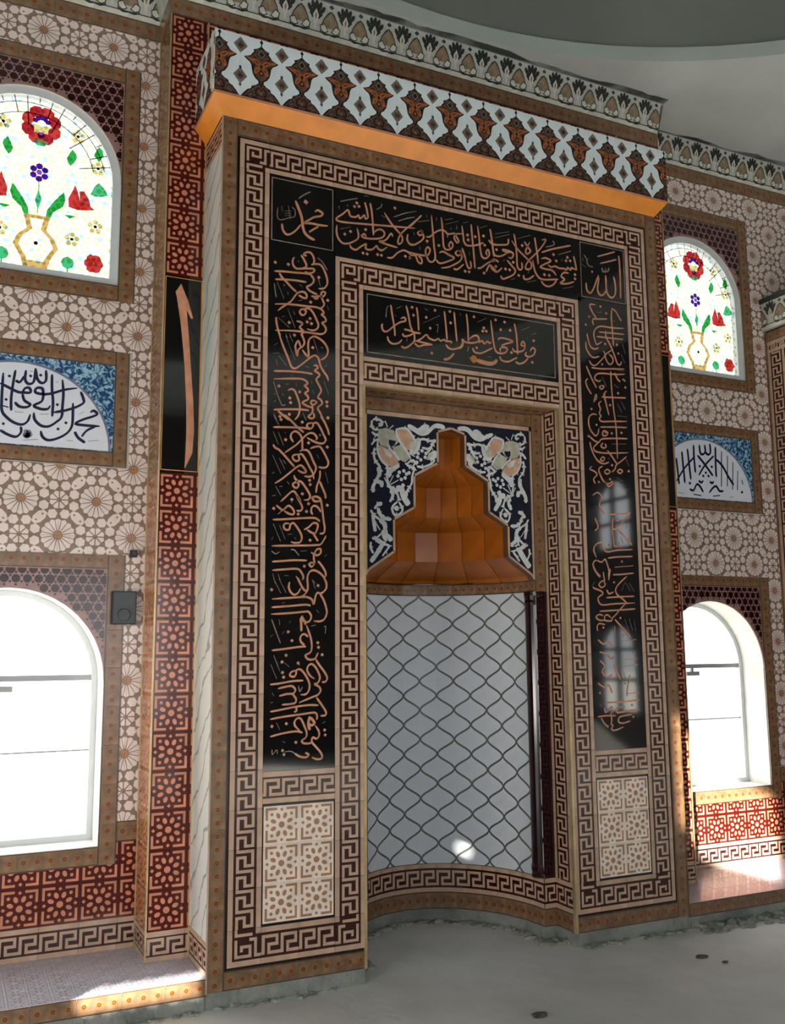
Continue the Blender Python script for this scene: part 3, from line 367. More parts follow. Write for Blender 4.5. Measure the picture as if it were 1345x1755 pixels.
 'right': 'm159:927,3560 888,3558 887,3536 907,3502 927,3476 905,3466 900,3447 908,3427;m158:909,3467 961,3474 1013,3482;m160:1138,3439 1046,3430 959,3427 919,3403 905,3368 915,3323 927,3307 967,3330;m160:1052,3554 1045,3497 1049,3407 1053,3313;m160:1052,3557 1082,3540 1102,3510 1123,3483;m160:1140,3401 1044,3395 944,3388;m160:1130,3367 1042,3362 926,3357;m157:854,3368 861,3330 876,3289 905,3275 939,3287;m156:843,3313 845,3271 869,3234 898,3220 941,3233;m159:997,3407 999,3363 1031,3310 1058,3252 1077,3204 1099,3199 1109,3222;m157:973,3273 984,3246 948,3205 908,3172 879,3175 863,3198;m158:1038,3285 989,3250 992,3218 1016,3192 1043,3210 1040,3239 1015,3257;m158:1128,3175 1032,3165 946,3155 878,3154;m158:1131,3143 1052,3132 944,3126 905,3107 904,3082 933,3075 947,3087;m155:840,3160 859,3119 886,3069 910,3030;m154:849,3083 832,3063 842,3026 870,2986;m157:1023,3150 1023,3078 1027,2989;m157:1052,3143 1072,3106 1093,3090;m155:953,3052 932,3039 948,3027 966,3043 953,3052;m155:986,3020 964,3000 963,2982;m337:1112,3110 1133,3098;t87:1124,3337 1142,3274;t87:1107,3269 1135,3214;t87:937,3514 976,3520;t86:1044,3066 1078,3049;t85:956,3106 983,3049;t87:1048,3472 1074,3476;t86:1075,3160 1128,3163;d190:965,3555;d190:1007,3517;d188:876,3476;d187:848,3422;d189:1079,3325;d189:1087,3270;d187:1131,3058;d186:1072,3016;d188:988,3318;d186:960,3185;m157:1131,2991 1066,2986 945,2977;m156:1025,3024 1032,2918 1044,2813 1047,2708 1046,2602;m155:977,3019 967,2982 978,2937 995,2869;m153:884,2938 893,2950 907,2965 904,2990 884,2938;m154:944,2952 922,2932 933,2901 924,2875 935,2855 922,2840 942,2824 1015,2832 1132,2843;m153:906,2863 873,2863 847,2843 841,2808 851,2767 879,2735 896,2733 909,2751 915,2780;m155:1130,2804 1035,2798 924,2788;m153:977,2765 948,2765 942,2740 968,2739 981,2758 956,2759;m151:841,2724 877,2700 902,2688 871,2657 887,2634 962,2630 1130,2646;m154:1130,2734 1031,2727 937,2715 915,2696 893,2684;m152:944,2692 926,2673 943,2660 964,2669 957,2689;m151:844,2690 854,2649 877,2602 905,2574 942,2563 981,2576;m152:972,2648 1004,2613 1040,2570;m153:1116,2622 1071,2587 1035,2563 1025,2538 999,2515;m151:931,2603 918,2585 939,2580 948,2601 927,2603;m150:853,2542 836,2523 868,2512 888,2493 862,2464 873,2437;m151:933,2548 903,2528 913,2491 937,2455 970,2443 1005,2463;m150:940,2514 966,2530 986,2517 964,2502 944,2511;m152:1064,2541 1042,2525 1062,2513 1080,2528 1060,2540;t85:1064,2947 1096,2896;t85:1091,2967 1123,2917;t85:1060,2871 1134,2872;t84:1008,2690 1120,2700;t84:1111,2607 1130,2563;t83:978,2600 986,2594;t83:1035,2486 1081,2465;d182:1011,2757;d180:1003,2559;d184:1085,2767;d184:1007,2933;d180:837,2724;d178:899,2449;d179:984,2472;d186:1072,3015;d182:1128,2531;d182:866,2894;d181:899,2799;m150:945,2453 973,2427 1013,2457;m151:1126,2274 1086,2234 1023,2179 998,2168 986,2181 993,2236;m151:1126,2274 1049,2263 960,2255;m149:1023,2172 1072,2130 1128,2078;m148:981,2167 991,2116 996,2066 1026,2074 1031,2091;m149:1131,2051 1016,2043 940,2030 912,2052 906,2082 864,2074 842,2040 860,1993;m148:1129,2009 1014,2002 943,1993;m148:1130,1953 990,1940;m148:1127,1909 988,1897;m145:860,1980 834,1959 844,1919 879,1877;m145:863,1977 896,1968 922,1985 937,1956 947,1916 941,1879;m148:849,2364 887,2384 915,2358 896,2306 935,2260;m147:859,2229 881,2179 855,2151;t82:1027,2245 1034,2217;t81:1046,2122 1061,2085;t81:951,2081 959,2064;t82:1097,2214 1087,2172;t82:1122,2126 1116,2091;d177:1026,2221;d177:1116,2088;d175:959,2071;d175:1046,1976;m145:834,1943 853,1910 884,1881;m146:957,1930 951,1896 941,1862;m145:906,1911 909,1878 912,1858 891,1854 870,1834 889,1818 915,1832 908,1855;m148:1132,1909 1030,1898 976,1895;m147:1080,1889 1028,1851 992,1813 999,1780 1047,1747 1075,1721;m144:824,1820 840,1810 880,1798 896,1781 862,1758 865,1731 892,1715 979,1723 1131,1730;m147:1129,1770 1023,1765 919,1758;m146:1133,1695 1019,1687 866,1678;m146:1072,1734 1028,1700 989,1663 959,1640 949,1623 904,1626 906,1652 926,1656 950,1640;m143:904,1626 864,1626 840,1645 865,1659 893,1652;m144:975,1633 1030,1580 1086,1527;m144:1127,1514 1030,1504;m142:848,1563 846,1590 863,1606 903,1600;m143:973,1593 971,1560;m143:1125,1401 1037,1395;m145:926,1805 941,1782 975,1793;m141:846,1514 885,1488 919,1504 950,1475;m141:855,1443 903,1429 938,1403 963,1416;t80:1095,1849 1130,1796;t80:1066,1855 1034,1804;t79:1050,1634 1075,1564;t79:1083,1637 1105,1567;t80:1117,1627 1130,1564;t79:1075,1481 1105,1428;t80:1070,1848 1101,1799;t79:842,1850 820,1826;d172:1017,1640;d170:890,1583;d173:982,1850;d171:1036,1537;m144:1133,1401 1037,1396;m143:1131,1365 1026,1356;m142:1069,1307 1063,1274 1049,1235 1042,1183;m142:1131,1204 1055,1199;m142:1132,1161 1024,1154 889,1152;m139:875,1123 882,1098 903,1110 928,1128 931,1106 914,1081;m141:1133,1105 1050,1100 988,1094 963,1095 969,1120 1026,1125;m139:954,1076 885,1078 825,1074;m139:918,1080 924,1055 919,1032 931,1019 918,1004 942,993 1008,1010;m140:1073,1078 995,1071 973,1056 976,1037 1009,1032 1059,1043;m138:848,1067 871,1034 894,1017;m141:856,1394 887,1362 869,1326 908,1296 942,1315;m139:834,1266 881,1239 914,1251 936,1205;m141:961,1374 975,1328 998,1282;t78:1117,1335 1136,1226;t78:1094,1290 1120,1233;t78:1025,1324 1039,1278;t76:840,1150 859,1127;d168:1076,1133;d167:1081,1065;d164:894,1017;d168:1034,1258;d165:847,1208',
 'spandrel': 'm134:-503,2732 -504,2695 -480,2679 -464,2688;m134:-499,2733 -476,2743 -444,2731 -444,2708 -464,2718;m134:-423,2737 -408,2701;m135:-371,2715 -396,2694;m133:-504,2666 -480,2649 -464,2654;m132:-508,2591 -484,2619 -456,2625;m135:-355,2694 -290,2704 -253,2666 -233,2641 -183,2653 -141,2646 -115,2652;m272:-281,2724 -240,2705 -199,2686 -157,2694 -114,2732 -80,2739 -42,2733;m137:-198,2720 -169,2735 -144,2726;m137:-116,2648 -124,2624 -150,2599 -192,2603;m137:-124,2640 -137,2600 -159,2572;m273:-112,2591 -113,2557 -142,2536;m237:-241,2629 -212,2643 -217,2601 -242,2569 -270,2582;m135:-226,2491 -185,2491 -134,2513 -109,2538;m135:-275,2563 -238,2547;m133:-468,2624 -469,2558 -445,2508 -413,2481 -410,2451 -414,2418 -402,2371;m267:-337,2490 -373,2465 -394,2442 -406,2415;m132:-406,2367 -374,2428;m132:-406,2367 -342,2405;m132:-406,2367 -378,2354 -350,2323;m132:-406,2367 -430,2413;m132:-406,2367 -378,2328;m134:-300,2504 -267,2484 -243,2479 -256,2433 -260,2392 -285,2353 -318,2316;m266:-309,2385 -326,2361 -358,2359;m134:-292,2497 -259,2523 -238,2513 -251,2489;m133:-488,2578 -493,2541 -485,2505 -457,2470 -454,2415;m231:-469,2469 -461,2433 -478,2395 -498,2357 -498,2324;m230:-482,2391 -446,2379 -450,2357;m135:-355,2691 -347,2654 -323,2615 -291,2576 -267,2537;m134:-404,2585 -364,2551 -336,2516;d187:-192,2584;d187:-167,2571;d187:-172,2548;d186:-201,2531;d186:-221,2544;d186:-217,2567;d183:-337,2449;d184:-309,2459;d184:-292,2442;d183:-301,2419;d183:-325,2409;d183:-345,2427;d184:-276,2450;d185:-226,2514;d181:-406,2367;d189:-111,2648;m331:-354,2361 -324,2351 -315,2322 -298,2292 -279,2266;m133:-267,2379 -288,2348 -292,2314;m198:-397,2337 -380,2330 -381,2305 -397,2277;m132:-374,2360 -354,2334 -341,2299 -338,2287;m132:-348,2283 -384,2245 -362,2202 -319,2234 -341,2281;m195:-491,2233 -466,2262 -443,2263;m195:-469,2241 -463,2217 -450,2197 -427,2183 -388,2180;m130:-514,2226 -495,2198 -460,2176;m260:-460,2176 -431,2151 -428,2121 -447,2100;m129:-447,2100 -486,2068 -505,2073;m195:-501,2203 -495,2156 -486,2107;m130:-485,2157 -457,2117;m260:-424,2121 -421,2092 -402,2078 -389,2058;m130:-441,2097 -435,2074 -415,2060;m225:-486,2063 -467,2057 -441,2044 -422,2042;m323:-444,2038 -467,2002 -493,1966 -515,1939;m128:-512,2050 -515,2020 -499,1986;m129:-422,2039 -403,2028 -422,2003 -445,1973;d263:-355,2244',
 'lunette_left': 'm228:-2155,2920 -2152,2840 -2144,2770 -2145,2690;m229:-2102,2897 -2094,2822 -2096,2751 -2098,2695 -2123,2664 -2160,2637 -2199,2638 -2230,2667 -2236,2704;m224:-2393,2900 -2394,2835 -2394,2761 -2391,2702 -2373,2672 -2334,2643 -2292,2634 -2264,2655 -2253,2693;m225:-2335,2921 -2344,2841 -2349,2766 -2346,2702;m226:-2284,2927 -2286,2876 -2268,2854 -2243,2871 -2238,2943;m227:-2238,2943 -2227,2887 -2205,2866 -2184,2883 -2186,2939;m224:-2332,2866 -2311,2859 -2291,2894;m223:-2406,2843 -2372,2828 -2321,2806 -2296,2805 -2258,2809 -2263,2832 -2284,2829 -2296,2805;m224:-2296,2800 -2285,2764 -2255,2744 -2275,2728 -2309,2729 -2331,2750;m230:-2025,2859 -2091,2842 -2151,2816 -2194,2807 -2232,2812 -2229,2835 -2203,2838 -2194,2811 -2200,2768 -2238,2741 -2203,2726 -2169,2730 -2157,2750;m230:-2007,2842 -1992,2805 -1991,2781 -2030,2753 -2086,2729 -2138,2714;m229:-2044,2776 -2042,2710 -2044,2653 -2064,2613 -2106,2581 -2157,2563 -2188,2579 -2198,2610;m221:-2392,2725 -2359,2719;m222:-2296,2624 -2294,2592 -2318,2567 -2360,2577 -2394,2596;m230:-1954,2733 -1936,2744 -1918,2727 -1944,2710 -1988,2691 -2027,2664 -1969,2660 -1902,2662;m230:-1924,2659 -1968,2632 -1993,2596;m227:-2029,2621 -2011,2590 -1974,2565;t105:-2329,2699 -2287,2699;t106:-2206,2698 -2163,2702;t105:-2284,2552 -2209,2563;t107:-2067,2571 -2036,2569;t108:-1961,2575 -1904,2585;t107:-2267,2925 -2250,2922;t108:-2011,2717 -1985,2734;t108:-2136,2879 -2123,2881;d185:-2373,2759;d189:-2122,2758;d188:-2113,2627;d184:-2380,2630;d189:-2075,2664;d188:-2260,2898;d189:-2211,2908;d187:-2363,2885',
 'seal': 'd309:-2253,2605;d309:-2252,2591',
 'lunette_right': 'm266:2083,2811 2091,2712 2097,2618;m267:2138,2863 2143,2763 2152,2631;m269:2191,2887 2199,2787 2209,2659;m270:2251,2921 2250,2820 2255,2714;m273:2460,2924 2454,2807 2452,2695;m274:2518,2895 2497,2630;m275:2573,2865 2555,2634;m275:2624,2820 2604,2613;m275:2667,2759 2652,2611;m275:2700,2693 2710,2659;m264:2075,2640 2154,2740 2251,2829;m270:2283,2846 2352,2779 2421,2702;m272:2439,2854 2352,2779 2285,2697;m272:2456,2831 2516,2787 2573,2704 2619,2648;m271:2307,2926 2310,2873 2327,2855 2359,2877 2357,2930;m271:2359,2877 2383,2859 2409,2876 2408,2944;m267:2282,2659 2306,2646 2325,2662;m269:2387,2657 2411,2649 2425,2664;m265:2192,2591 2228,2584 2261,2629 2291,2617 2319,2575;m268:2375,2574 2415,2615 2447,2627 2476,2595 2514,2598;m265:2226,2555 2299,2550;m268:2410,2552 2480,2562;t127:2081,2560 2141,2554;t131:2567,2553 2612,2560;d264:2696,2600;d260:2299,2766;d262:2414,2770;d260:2354,2722;d260:2328,2696;d261:2378,2699;d257:2198,2634',
}
BLOBS = [([(-0.355, 2.6943), (-0.306, 2.7027), (-0.2651, 2.6839), (-0.2408, 2.6445), (-0.2329, 2.615), (-0.2498, 2.5834), (-0.2827, 2.5806), (-0.307, 2.6086), (-0.3395, 2.6207), (-0.3513, 2.6572)], 'orn_peach', 0.0004), ([(-0.4639, 2.6841), (-0.4157, 2.6961), (-0.3673, 2.6857), (-0.3514, 2.6496), (-0.3395, 2.6207), (-0.3763, 2.5876), (-0.4085, 2.5849), (-0.4525, 2.596), (-0.4682, 2.628)], 'orn_grey', 0.0005), ([(-0.4645, 2.5949), (-0.4166, 2.5842), (-0.3806, 2.5575), (-0.3566, 2.5297), (-0.3326, 2.4943), (-0.3813, 2.4757), (-0.4173, 2.4841), (-0.453, 2.5145), (-0.4687, 2.5576)], 'orn_peach', 0.0006), ([(-0.3763, 2.5876), (-0.3315, 2.6064), (-0.291, 2.5724), (-0.2668, 2.5369), (-0.2999, 2.5081), (-0.3404, 2.5235), (-0.3685, 2.551)], 'orn_grey', 0.0007), ([(-0.2658, 2.6272), (-0.2368, 2.6373), (-0.2118, 2.6433), (-0.2165, 2.6013), (-0.2418, 2.569), (-0.2704, 2.5816)], 'orn_grey', 0.0008), ([(-0.4134, 2.4733), (-0.3772, 2.4761), (-0.3366, 2.494), (-0.3734, 2.4541), (-0.4018, 2.4151), (-0.4176, 2.4435)], 'orn_white', 0.0007), ([(-0.4001, 2.6303), (-0.3557, 2.6268), (-0.364, 2.6036), (-0.3884, 2.5866), (-0.4003, 2.6079)], 'navy', 0.0011), ([(-0.4366, 2.5788), (-0.4046, 2.5704), (-0.3807, 2.5426), (-0.3889, 2.5271), (-0.4169, 2.5396)], 'orn_white', 0.001), ([(-0.1504, 2.569), (-0.1164, 2.5946), (-0.1042, 2.5652), (-0.1257, 2.5369), (-0.1634, 2.5339)], 'orn_grey', 0.0007), ([(-0.2318, 2.7021), (-0.1821, 2.6878), (-0.1398, 2.7107), (-0.1564, 2.7283), (-0.1899, 2.7289)], 'orn_white', 0.0005)]
ALIF_ROWS = [(-1.5513, -1.5471, 3.4135), (-1.5652, -1.536, 3.386), (-1.5782, -1.5271, 3.3659), (-1.5713, -1.5224, 3.3428), (-1.5469, -1.5084, 3.1986), (-1.5339, -1.4975, 3.092), (-1.5205, -1.4862, 2.9646), (-1.5076, -1.4693, 2.774), (-1.5018, -1.4615, 2.616), (-1.5041, -1.4679, 2.495), (-1.5072, -1.5042, 2.4131)]
ALIF_HOOK = [(-1.5413, 3.3929), (-1.5115, 3.3319), (-1.4796, 3.2296), (-1.4922, 3.2278), (-1.5175, 3.2763), (-1.529, 3.3182)]
# ------------------------------------------------------------------ the room
FZ = -0.16; CZ = 5.30; YW = 0.632; YP = 0.343
XL, XR = -2.31, 2.335; HW = 0.475
mb = MB(); mb.box(-5.5, 5.0, -10, 1.0, FZ-.15, FZ, 'concrete'); struct(put(mb.mesh('floor'), 'floor'))
# far-off ground outside the windows
mb = MB(); mb.box(-40, 40, 1.4, 60, -.6, -.5, 'ground'); mb.box(-60, -5.9, -60, 1.4, -.6, -.5, 'ground'); mb.box(5.4, 60, -60, 1.4, -.6, -.5, 'ground')
struct(put(mb.mesh('ground'), 'floor'))
def arch_pts(xc, hw, zs, n=20): return [(xc+hw*math.cos(PI*k/n), zs+hw*math.sin(PI*k/n)) for k in range(n+1)]
def arch_plate(mb, xc, hw, z0, zs, ztop, y0, y1, m, mrev, x0=None, x1=None):
    """solid plate x0..x1 / z0..ztop with an arched opening through it"""
    x0 = xc-hw if x0 is None else x0; x1 = xc+hw if x1 is None else x1
    A = arch_pts(xc, hw, zs)
    for i in range(len(A)-1):
        a, b = A[i], A[i+1]
        for y, fl in ((y0, 1), (y1, -1)):
            q = [(b[0], y, b[1]), (a[0], y, a[1]), (a[0], y, ztop), (b[0], y, ztop)]
            mb.poly(q if fl > 0 else q[::-1], m)
        mb.poly([(a[0], y0, a[1]), (b[0], y0, b[1]), (b[0], y1, b[1]), (a[0], y1, a[1])], mrev)
    for xs, xe, s in ((x0, xc-hw, 1), (xc+hw, x1, -1)):
        if xe-xs > 1e-4: mb.box(xs, xe, y0, y1, z0, ztop, m)
YB = YW+TT; Y2 = 0.90
ZL0, ZL1 = 0.49, 1.897; ZU0, ZU1 = 3.463, 4.667; ZSL = 1.785-HW+.005; ZSU = 4.53-HW
Y3 = 0.71; ZM = 2.2                                            # the wall is thinner above the lower windows
mb = MB()
for a, b in ((-5.5, XL-HW), (XL+HW, -.8), (.8, XR-HW), (XR+HW, 5.0)):
    mb.box(a, b, YB, Y2, FZ, ZM, 'reveal'); mb.box(a, b, YB, Y3, ZM, CZ+.3, 'reveal')
for xc in (XL, XR):
    for z0, z1, y in ((FZ, ZL0, Y2), (ZL1, ZM, Y2), (ZM, ZU0, Y3), (ZU1, CZ+.3, Y3)): mb.box(xc-HW, xc+HW, YB, y, z0, z1, 'reveal')
    arch_plate(mb, xc, HW, ZL0, ZSL, ZL1, YB, Y2, 'reveal', 'reveal'); arch_plate(mb, xc, HW, ZU0, ZSU, ZU1, YB, Y3, 'reveal', 'reveal')
mb.box(-.8, .8, YB, Y3, 3.2, CZ+.3, 'reveal')
wall_back = struct(put(mb.mesh('wall_back'), 'wall_back'))
# tiled surface of the back wall
X0, X1 = -2.90, 3.40
FO = (-1.9045-PF/2, 2.2524-PF/2)                               # rosette lattice origin (a rosette sits on a tile centre)
FI, FE = HW, HW+.09                                            # window frame band
def field(x0, x1, z0, z1): lay(wall_back, 'rosette_tile', FIELD, x0, x1, z0, z1, YW, *FO)
field(X0, -1.64, 4.76, 4.98); field(XL+FE, -1.64, .605, 4.76)
field(X0, XL+FE, 3.085, 3.372); field(X0, XL+FE, 1.972, 2.445)
field(XR+FE, 3.03, .605, 4.76); field(1.805, X1, 4.76, 4.98); field(3.03, X1, 4.16, 4.76)
field(1.805, XR+FE, 3.085, 3.372); field(1.805, XR+FE, 1.972, 2.445)
# dado
F187 = frame_pat('frame_tile', .187, .10)
KD = key_pat('key_tile_dado', .187, 2, .153)
for a, b in ((XL+FE, -1.64), (XR+FE, 3.03)): lay(wall_back, 'frame_tile', F187, a, b, .505, .605, YW, a, .505)
for a, b, o in ((X0, -1.64, -1.7256), (1.805, 3.03, 1.805)):
    lay(wall_back, 'star_tile', STAR, a, b, .1367, .398, YW, o, .1367)
    lay(wall_back, 'key_tile', KD, a, b, -.017, .1367, YW, o, -.017)
lay(wall_back, 'star_tile', STAR, XL+FE, -1.64, .398, .505, YW, -1.7256, .1367)
lay(wall_back, 'star_tile', STAR, XR+FE, 3.03, .398, .505, YW, 1.805, .1367)
# window surrounds: brown frame tiles proud of the wall, lattice print over the arch
HB = []
def spandrel_pat(hw, zs, h, z0):
    """lattice print left in the corners above an arch (local x -hw..hw, z 0..h); plate with arched lower edge"""
    mb = MB(); A = arch_pts(0, hw, zs, 32)
    for i in range(len(A)-1):
        a, b = A[i], A[i+1]
        mb.poly([(b[0], -TT, b[1]), (a[0], -TT, a[1]), (a[0], -TT, h), (b[0], -TT, h)], 'blob_line')
        mb.poly([(a[0], -TT, a[1]), (b[0], -TT, b[1]), (b[0], 0, b[1]), (a[0], 0, a[1])], 'blob_line')
    s = .0545; r = 0
    zz = h - .012
    while zz > zs - .02:
        n = int(2*hw/s)+2
        for k in range(-n, n):
            x = k*s + (s/2 if r % 2 else 0)
            for (px, pz, rad, nn) in ((x, zz, 0.0222 if (k+2*r) % 5 else .0252, 8), (x+s/2, zz+.016, .0075, 4), (x+s/2, zz-.016, .0075, 4)):
                if abs(px) > hw-.008: continue
                if pz > zs and math.hypot(px, pz-zs) < hw+rad*.75: continue
                if pz <= zs: continue
                p = clip(ngon(px, pz, rad, n=nn, rot=PI/8), -hw+.004, hw-.004, zs-.5, h-.005)
                if p: mb.flat(p, TT+.0005, 'blob')
        zz -= s*.866; r += 1
    return mb.mesh('spandrel')
FT = TT+.006
def surround(win, xc, z0, ztop, zs, zo0, zo1):
    """z0..ztop = inside of frame, zo0..zo1 = outside"""
    v = frame_pat('frame_v%.3f' % (zo1-zo0), fit(zo1-zo0, .187), FE-FI, True); h = frame_pat('frame_h', fit(2*HW, .187), .09)
    p = YW-.006
    lay(win, 'frame_tile', v, xc-FE, xc-FI, zo0, zo1, p); lay(win, 'frame_tile', v, xc+FI, xc+FE, zo0, zo1, p)
    h2 = dict(h); h2['h'] = zo1-ztop; lay(win, 'frame_tile', h, xc-FI, xc+FI, ztop, zo1, p, xc-FI, ztop)
    lay(win, 'frame_tile', h, xc-FI, xc+FI, zo0, z0, p, xc-FI, zo0)
    put(spandrel_pat(HW, zs-z0, ztop-z0, z0), 'spandrel', win, (xc, YW+TT, z0))
def arch_ring(mb, xc, hw, t, z0, zs, y0, y1, m):
    O = [(xc+hw, z0)] + arch_pts(xc, hw, zs) + [(xc-hw, z0)]; I = [(xc+hw-t, z0+t)] + arch_pts(xc, hw-t, zs) + [(xc-hw+t, z0+t)]
    n = len(O)
    for i in range(n):
        j = (i+1) % n; a, b, c, d = O[i], O[j], I[j], I[i]
        mb.poly([(a[0], y0, a[1]), (d[0], y0, d[1]), (c[0], y0, c[1]), (b[0], y0, b[1])], m)
        mb.poly([(a[0], y1, a[1]), (b[0], y1, b[1]), (c[0], y1, c[1]), (d[0], y1, d[1])], m)
        mb.poly([(d[0], y0, d[1]), (d[0], y1, d[1]), (c[0], y1, c[1]), (c[0], y0, c[1])], m)
        mb.poly([(a[0], y0, a[1]), (b[0], y0, b[1]), (b[0], y1, b[1]), (a[0], y1, a[1])], m)
# stained glass drawn once, mirrored about its centre line
GL = []
def gadd(name, pts, m, mir=True, l=1):
    GL.append((name, pts, m, l))
    if mir: GL.append((name, [(.09-x, z) for x, z in pts], m, l))
cx = .045
for k in range(8):
    a = PI/2 + (k+.5)*2*PI/8; gadd('petal', ngon(cx+.074*math.cos(a), 4.325+.082*math.sin(a), .040, .034, 8, 0, a+PI/2), 'g_red' if k % 2 else 'g_darkred', False)
for k in range(5):
    a = PI*(.15+.7*k/4); gadd('petal', ngon(cx+.036*math.cos(a), 4.333+.034*math.sin(a), .015, n=6), 'g_purple', False, 2)
gadd('petal', ngon(cx+.025, 4.303, .032, .024, 8), 'g_gold', True, 2)
gadd('petal', ngon(cx, 4.268, .022, .020, 6), 'g_violet', False, 2)
gadd('sepal', [(cx-.04, 4.232), (cx-.02, 4.205), (cx+.02, 4.205), (cx+.04, 4.232), (cx, 4.243)], 'g_teal', False)
for k in range(6):
    a = PI/2+k*PI/3; gadd('petal', ngon(cx+.034*math.cos(a), 4.05+.036*math.sin(a), .0185, n=7), 'g_purple', False)
gadd('petal', ngon(cx, 4.05, .016, n=6), 'g_violet', False, 2)
gadd('leaf', [(.183, 4.164), (.198, 4.20), (.212, 4.223), (.232, 4.20), (.237, 4.178), (.222, 4.145), (.204, 4.123), (.19, 4.14)], 'g_green')
gadd('leaf', [(.325, 4.213), (.34, 4.25), (.352, 4.272), (.372, 4.25), (.379, 4.222), (.355, 4.18)], 'g_green')
for x, z in ((.238, 4.304), (.351, 4.139), (.228, 3.70), (.348, 3.795)):
    for k in range(5):
        a = PI/2+k*2*PI/5; gadd('petal', ngon(x+.027*math.cos(a), z+.028*math.sin(a), .0155, n=6), 'g_gold')
    gadd('bud', ngon(x, z, .010, n=6), 'g_dark', True, 2)
gadd('leaf', [(.316, 3.979), (.335, 4.03), (.359, 4.058), (.397, 4.019), (.41, 3.99), (.37, 3.975), (.342, 3.972)], 'g_teal')
gadd('leaf', [(.41, 4.01), (.43, 4.02), (.433, 3.985), (.412, 3.985)], 'g_cyan')
gadd('petal', [(.204, 3.883), (.200, 3.933), (.222, 3.985), (.234, 4.018), (.25, 3.98), (.262, 3.93), (.25, 3.875)], 'g_red')
gadd('petal', [(.25, 3.875), (.262, 3.94), (.256, 3.985), (.282, 3.992), (.312, 3.945), (.318, 3.91), (.342, 3.892), (.30, 3.882)], 'g_red')
gadd('petal', [(.225, 3.88), (.25, 3.93), (.29, 3.925), (.31, 3.885), (.26, 3.872)], 'g_blush', True, 2)
gadd('leaf', [(.089, 3.80), (.092, 3.839), (.124, 3.895), (.176, 3.966), (.187, 3.919), (.174, 3.877), (.126, 3.835), (.113, 3.799)], 'g_green')
gadd('stem', [(.047, 3.792), (.042, 3.85), (.029, 3.892), (.044, 3.945), (.042, 4.0), (.048, 4.0), (.05, 3.945), (.064, 3.895), (.05, 3.85)], 'g_teal', False)
vz = [(-.022, 3.80), (-.004, 3.725), (-.05, 3.68), (-.07, 3.63), (-.03, 3.56), (-.018, 3.512)]
for (a, b) in zip(vz, vz[1:]):
    gadd('vase', [a, (a[0]+.028, a[1]), (b[0]+.028, b[1]), b], 'g_orange')
gadd('vase', [(-.018, 3.506), (.108, 3.506), (.10, 3.545), (-.01, 3.545)], 'g_orange', False)
gadd('vase', [(-.022, 3.785), (.112, 3.785), (.112, 3.805), (-.022, 3.805)], 'g_orange', False)
gadd('bud', ngon(cx, 3.645, .012, n=6), 'g_dark', False, 2)
gadd('leaf', [(.181, 3.834), (.215, 3.838), (.246, 3.836), (.211, 3.817)], 'g_green')
gadd('bud', ngon(.211, 3.562, .034, .036, 8), 'g_teal'); gadd('stem', [(.206, 3.535), (.216, 3.535), (.214, 3.50), (.208, 3.50)], 'g_teal')
for k in range(6):
    a = k*PI/3; gadd('petal', ngon(.347+.026*math.cos(a), 3.58+.030*math.sin(a), .027, n=7), 'g_red')
gadd('petal', ngon(.347, 3.59, .022, n=7), 'g_blush', True, 2)
GM = [(n, None, m) for n, p, m, l in GL]
gmesh = []
for n, p, m, l in GL:
    q = MB(); q.flat(p, .002*l, m); gmesh.append((n, q.mesh(n)))
def glass_bits():
    """pale background pieces and the lead between them"""
    q = MB(); rnd = random.Random(3); A = HW-.045
    z = ZU0+.05; r = 0
    while z < 4.49:
        x = -A + (.02 if r % 2 else 0)
        while x < A:
            ok = z < ZSU or math.hypot(x, z-ZSU) < A-.02
            if ok and rnd.random() < .9:
                m = rnd.choice(['g_yellow', 'g_lime', 'g_lime', 'g_yellow', 'g_yellow', 'g_lime', 'g_cyan'])
                q.flat(ngon(x+rnd.uniform(-.006, .006), z+rnd.uniform(-.006, .006), rnd.uniform(.012, .018), rnd.uniform(.010, .015), 6, 0, rnd.uniform(0, PI)), .001, m)
            x += .036
        z += .031; r += 1
    for k in range(18):                                        # lead strips fanned round the arch head
        a = PI*(.08+.84*k/17); c, s = math.cos(a), math.sin(a)
        r0, r1 = .26+.07*(k % 3), A
        q.flat([(r0*c-.003*s, ZSU+r0*s+.003*c), (r0*c+.003*s, ZSU+r0*s-.003*c), (r1*c+.003*s, ZSU+r1*s-.003*c), (r1*c-.003*s, ZSU+r1*s+.003*c)], .0015, 'lead')
    for rr in (.33, .39):
        for k in range(24):
            a, b = PI*(.06+.88*k/24), PI*(.06+.88*(k+1)/24)
            q.flat([(rr*math.cos(a), ZSU+rr*math.sin(a)), ((rr+.005)*math.cos(a), ZSU+(rr+.005)*math.sin(a)), ((rr+.005)*math.cos(b), ZSU+(rr+.005)*math.sin(b)), (rr*math.cos(b), ZSU+rr*math.sin(b))], .0015, 'lead')
    return q.mesh('glass_pieces')
GB = glass_bits()
def stained(win, xc):
    q = MB(); A = [(HW-.04, ZU0+.04)] + arch_pts(0, HW-.04, ZSU, 24) + [(-HW+.04, ZU0+.04)]
    q.flat(A, 0, 'g_clear'); pane = put(q.mesh('pane'), 'pane', win, (xc, .668, 0))
    stuff(put(GB, 'glass_pieces', pane, (xc, .668, 0)))
    for n, me in gmesh: put(me, n, pane, (xc, .666, 0))
k = 1
for xc in (XL, XR):
    q = MB(); arch_ring(q, xc, HW-.001, .042, ZU0, ZSU, YW+.022, YW+.066, 'frame_white')
    w = struct(put(q.mesh('window_%d' % k), 'window_%d' % k)); k += 1
    stained(w, xc); surround(w, xc, ZU0, ZU1, ZSU, 3.372, 4.76)
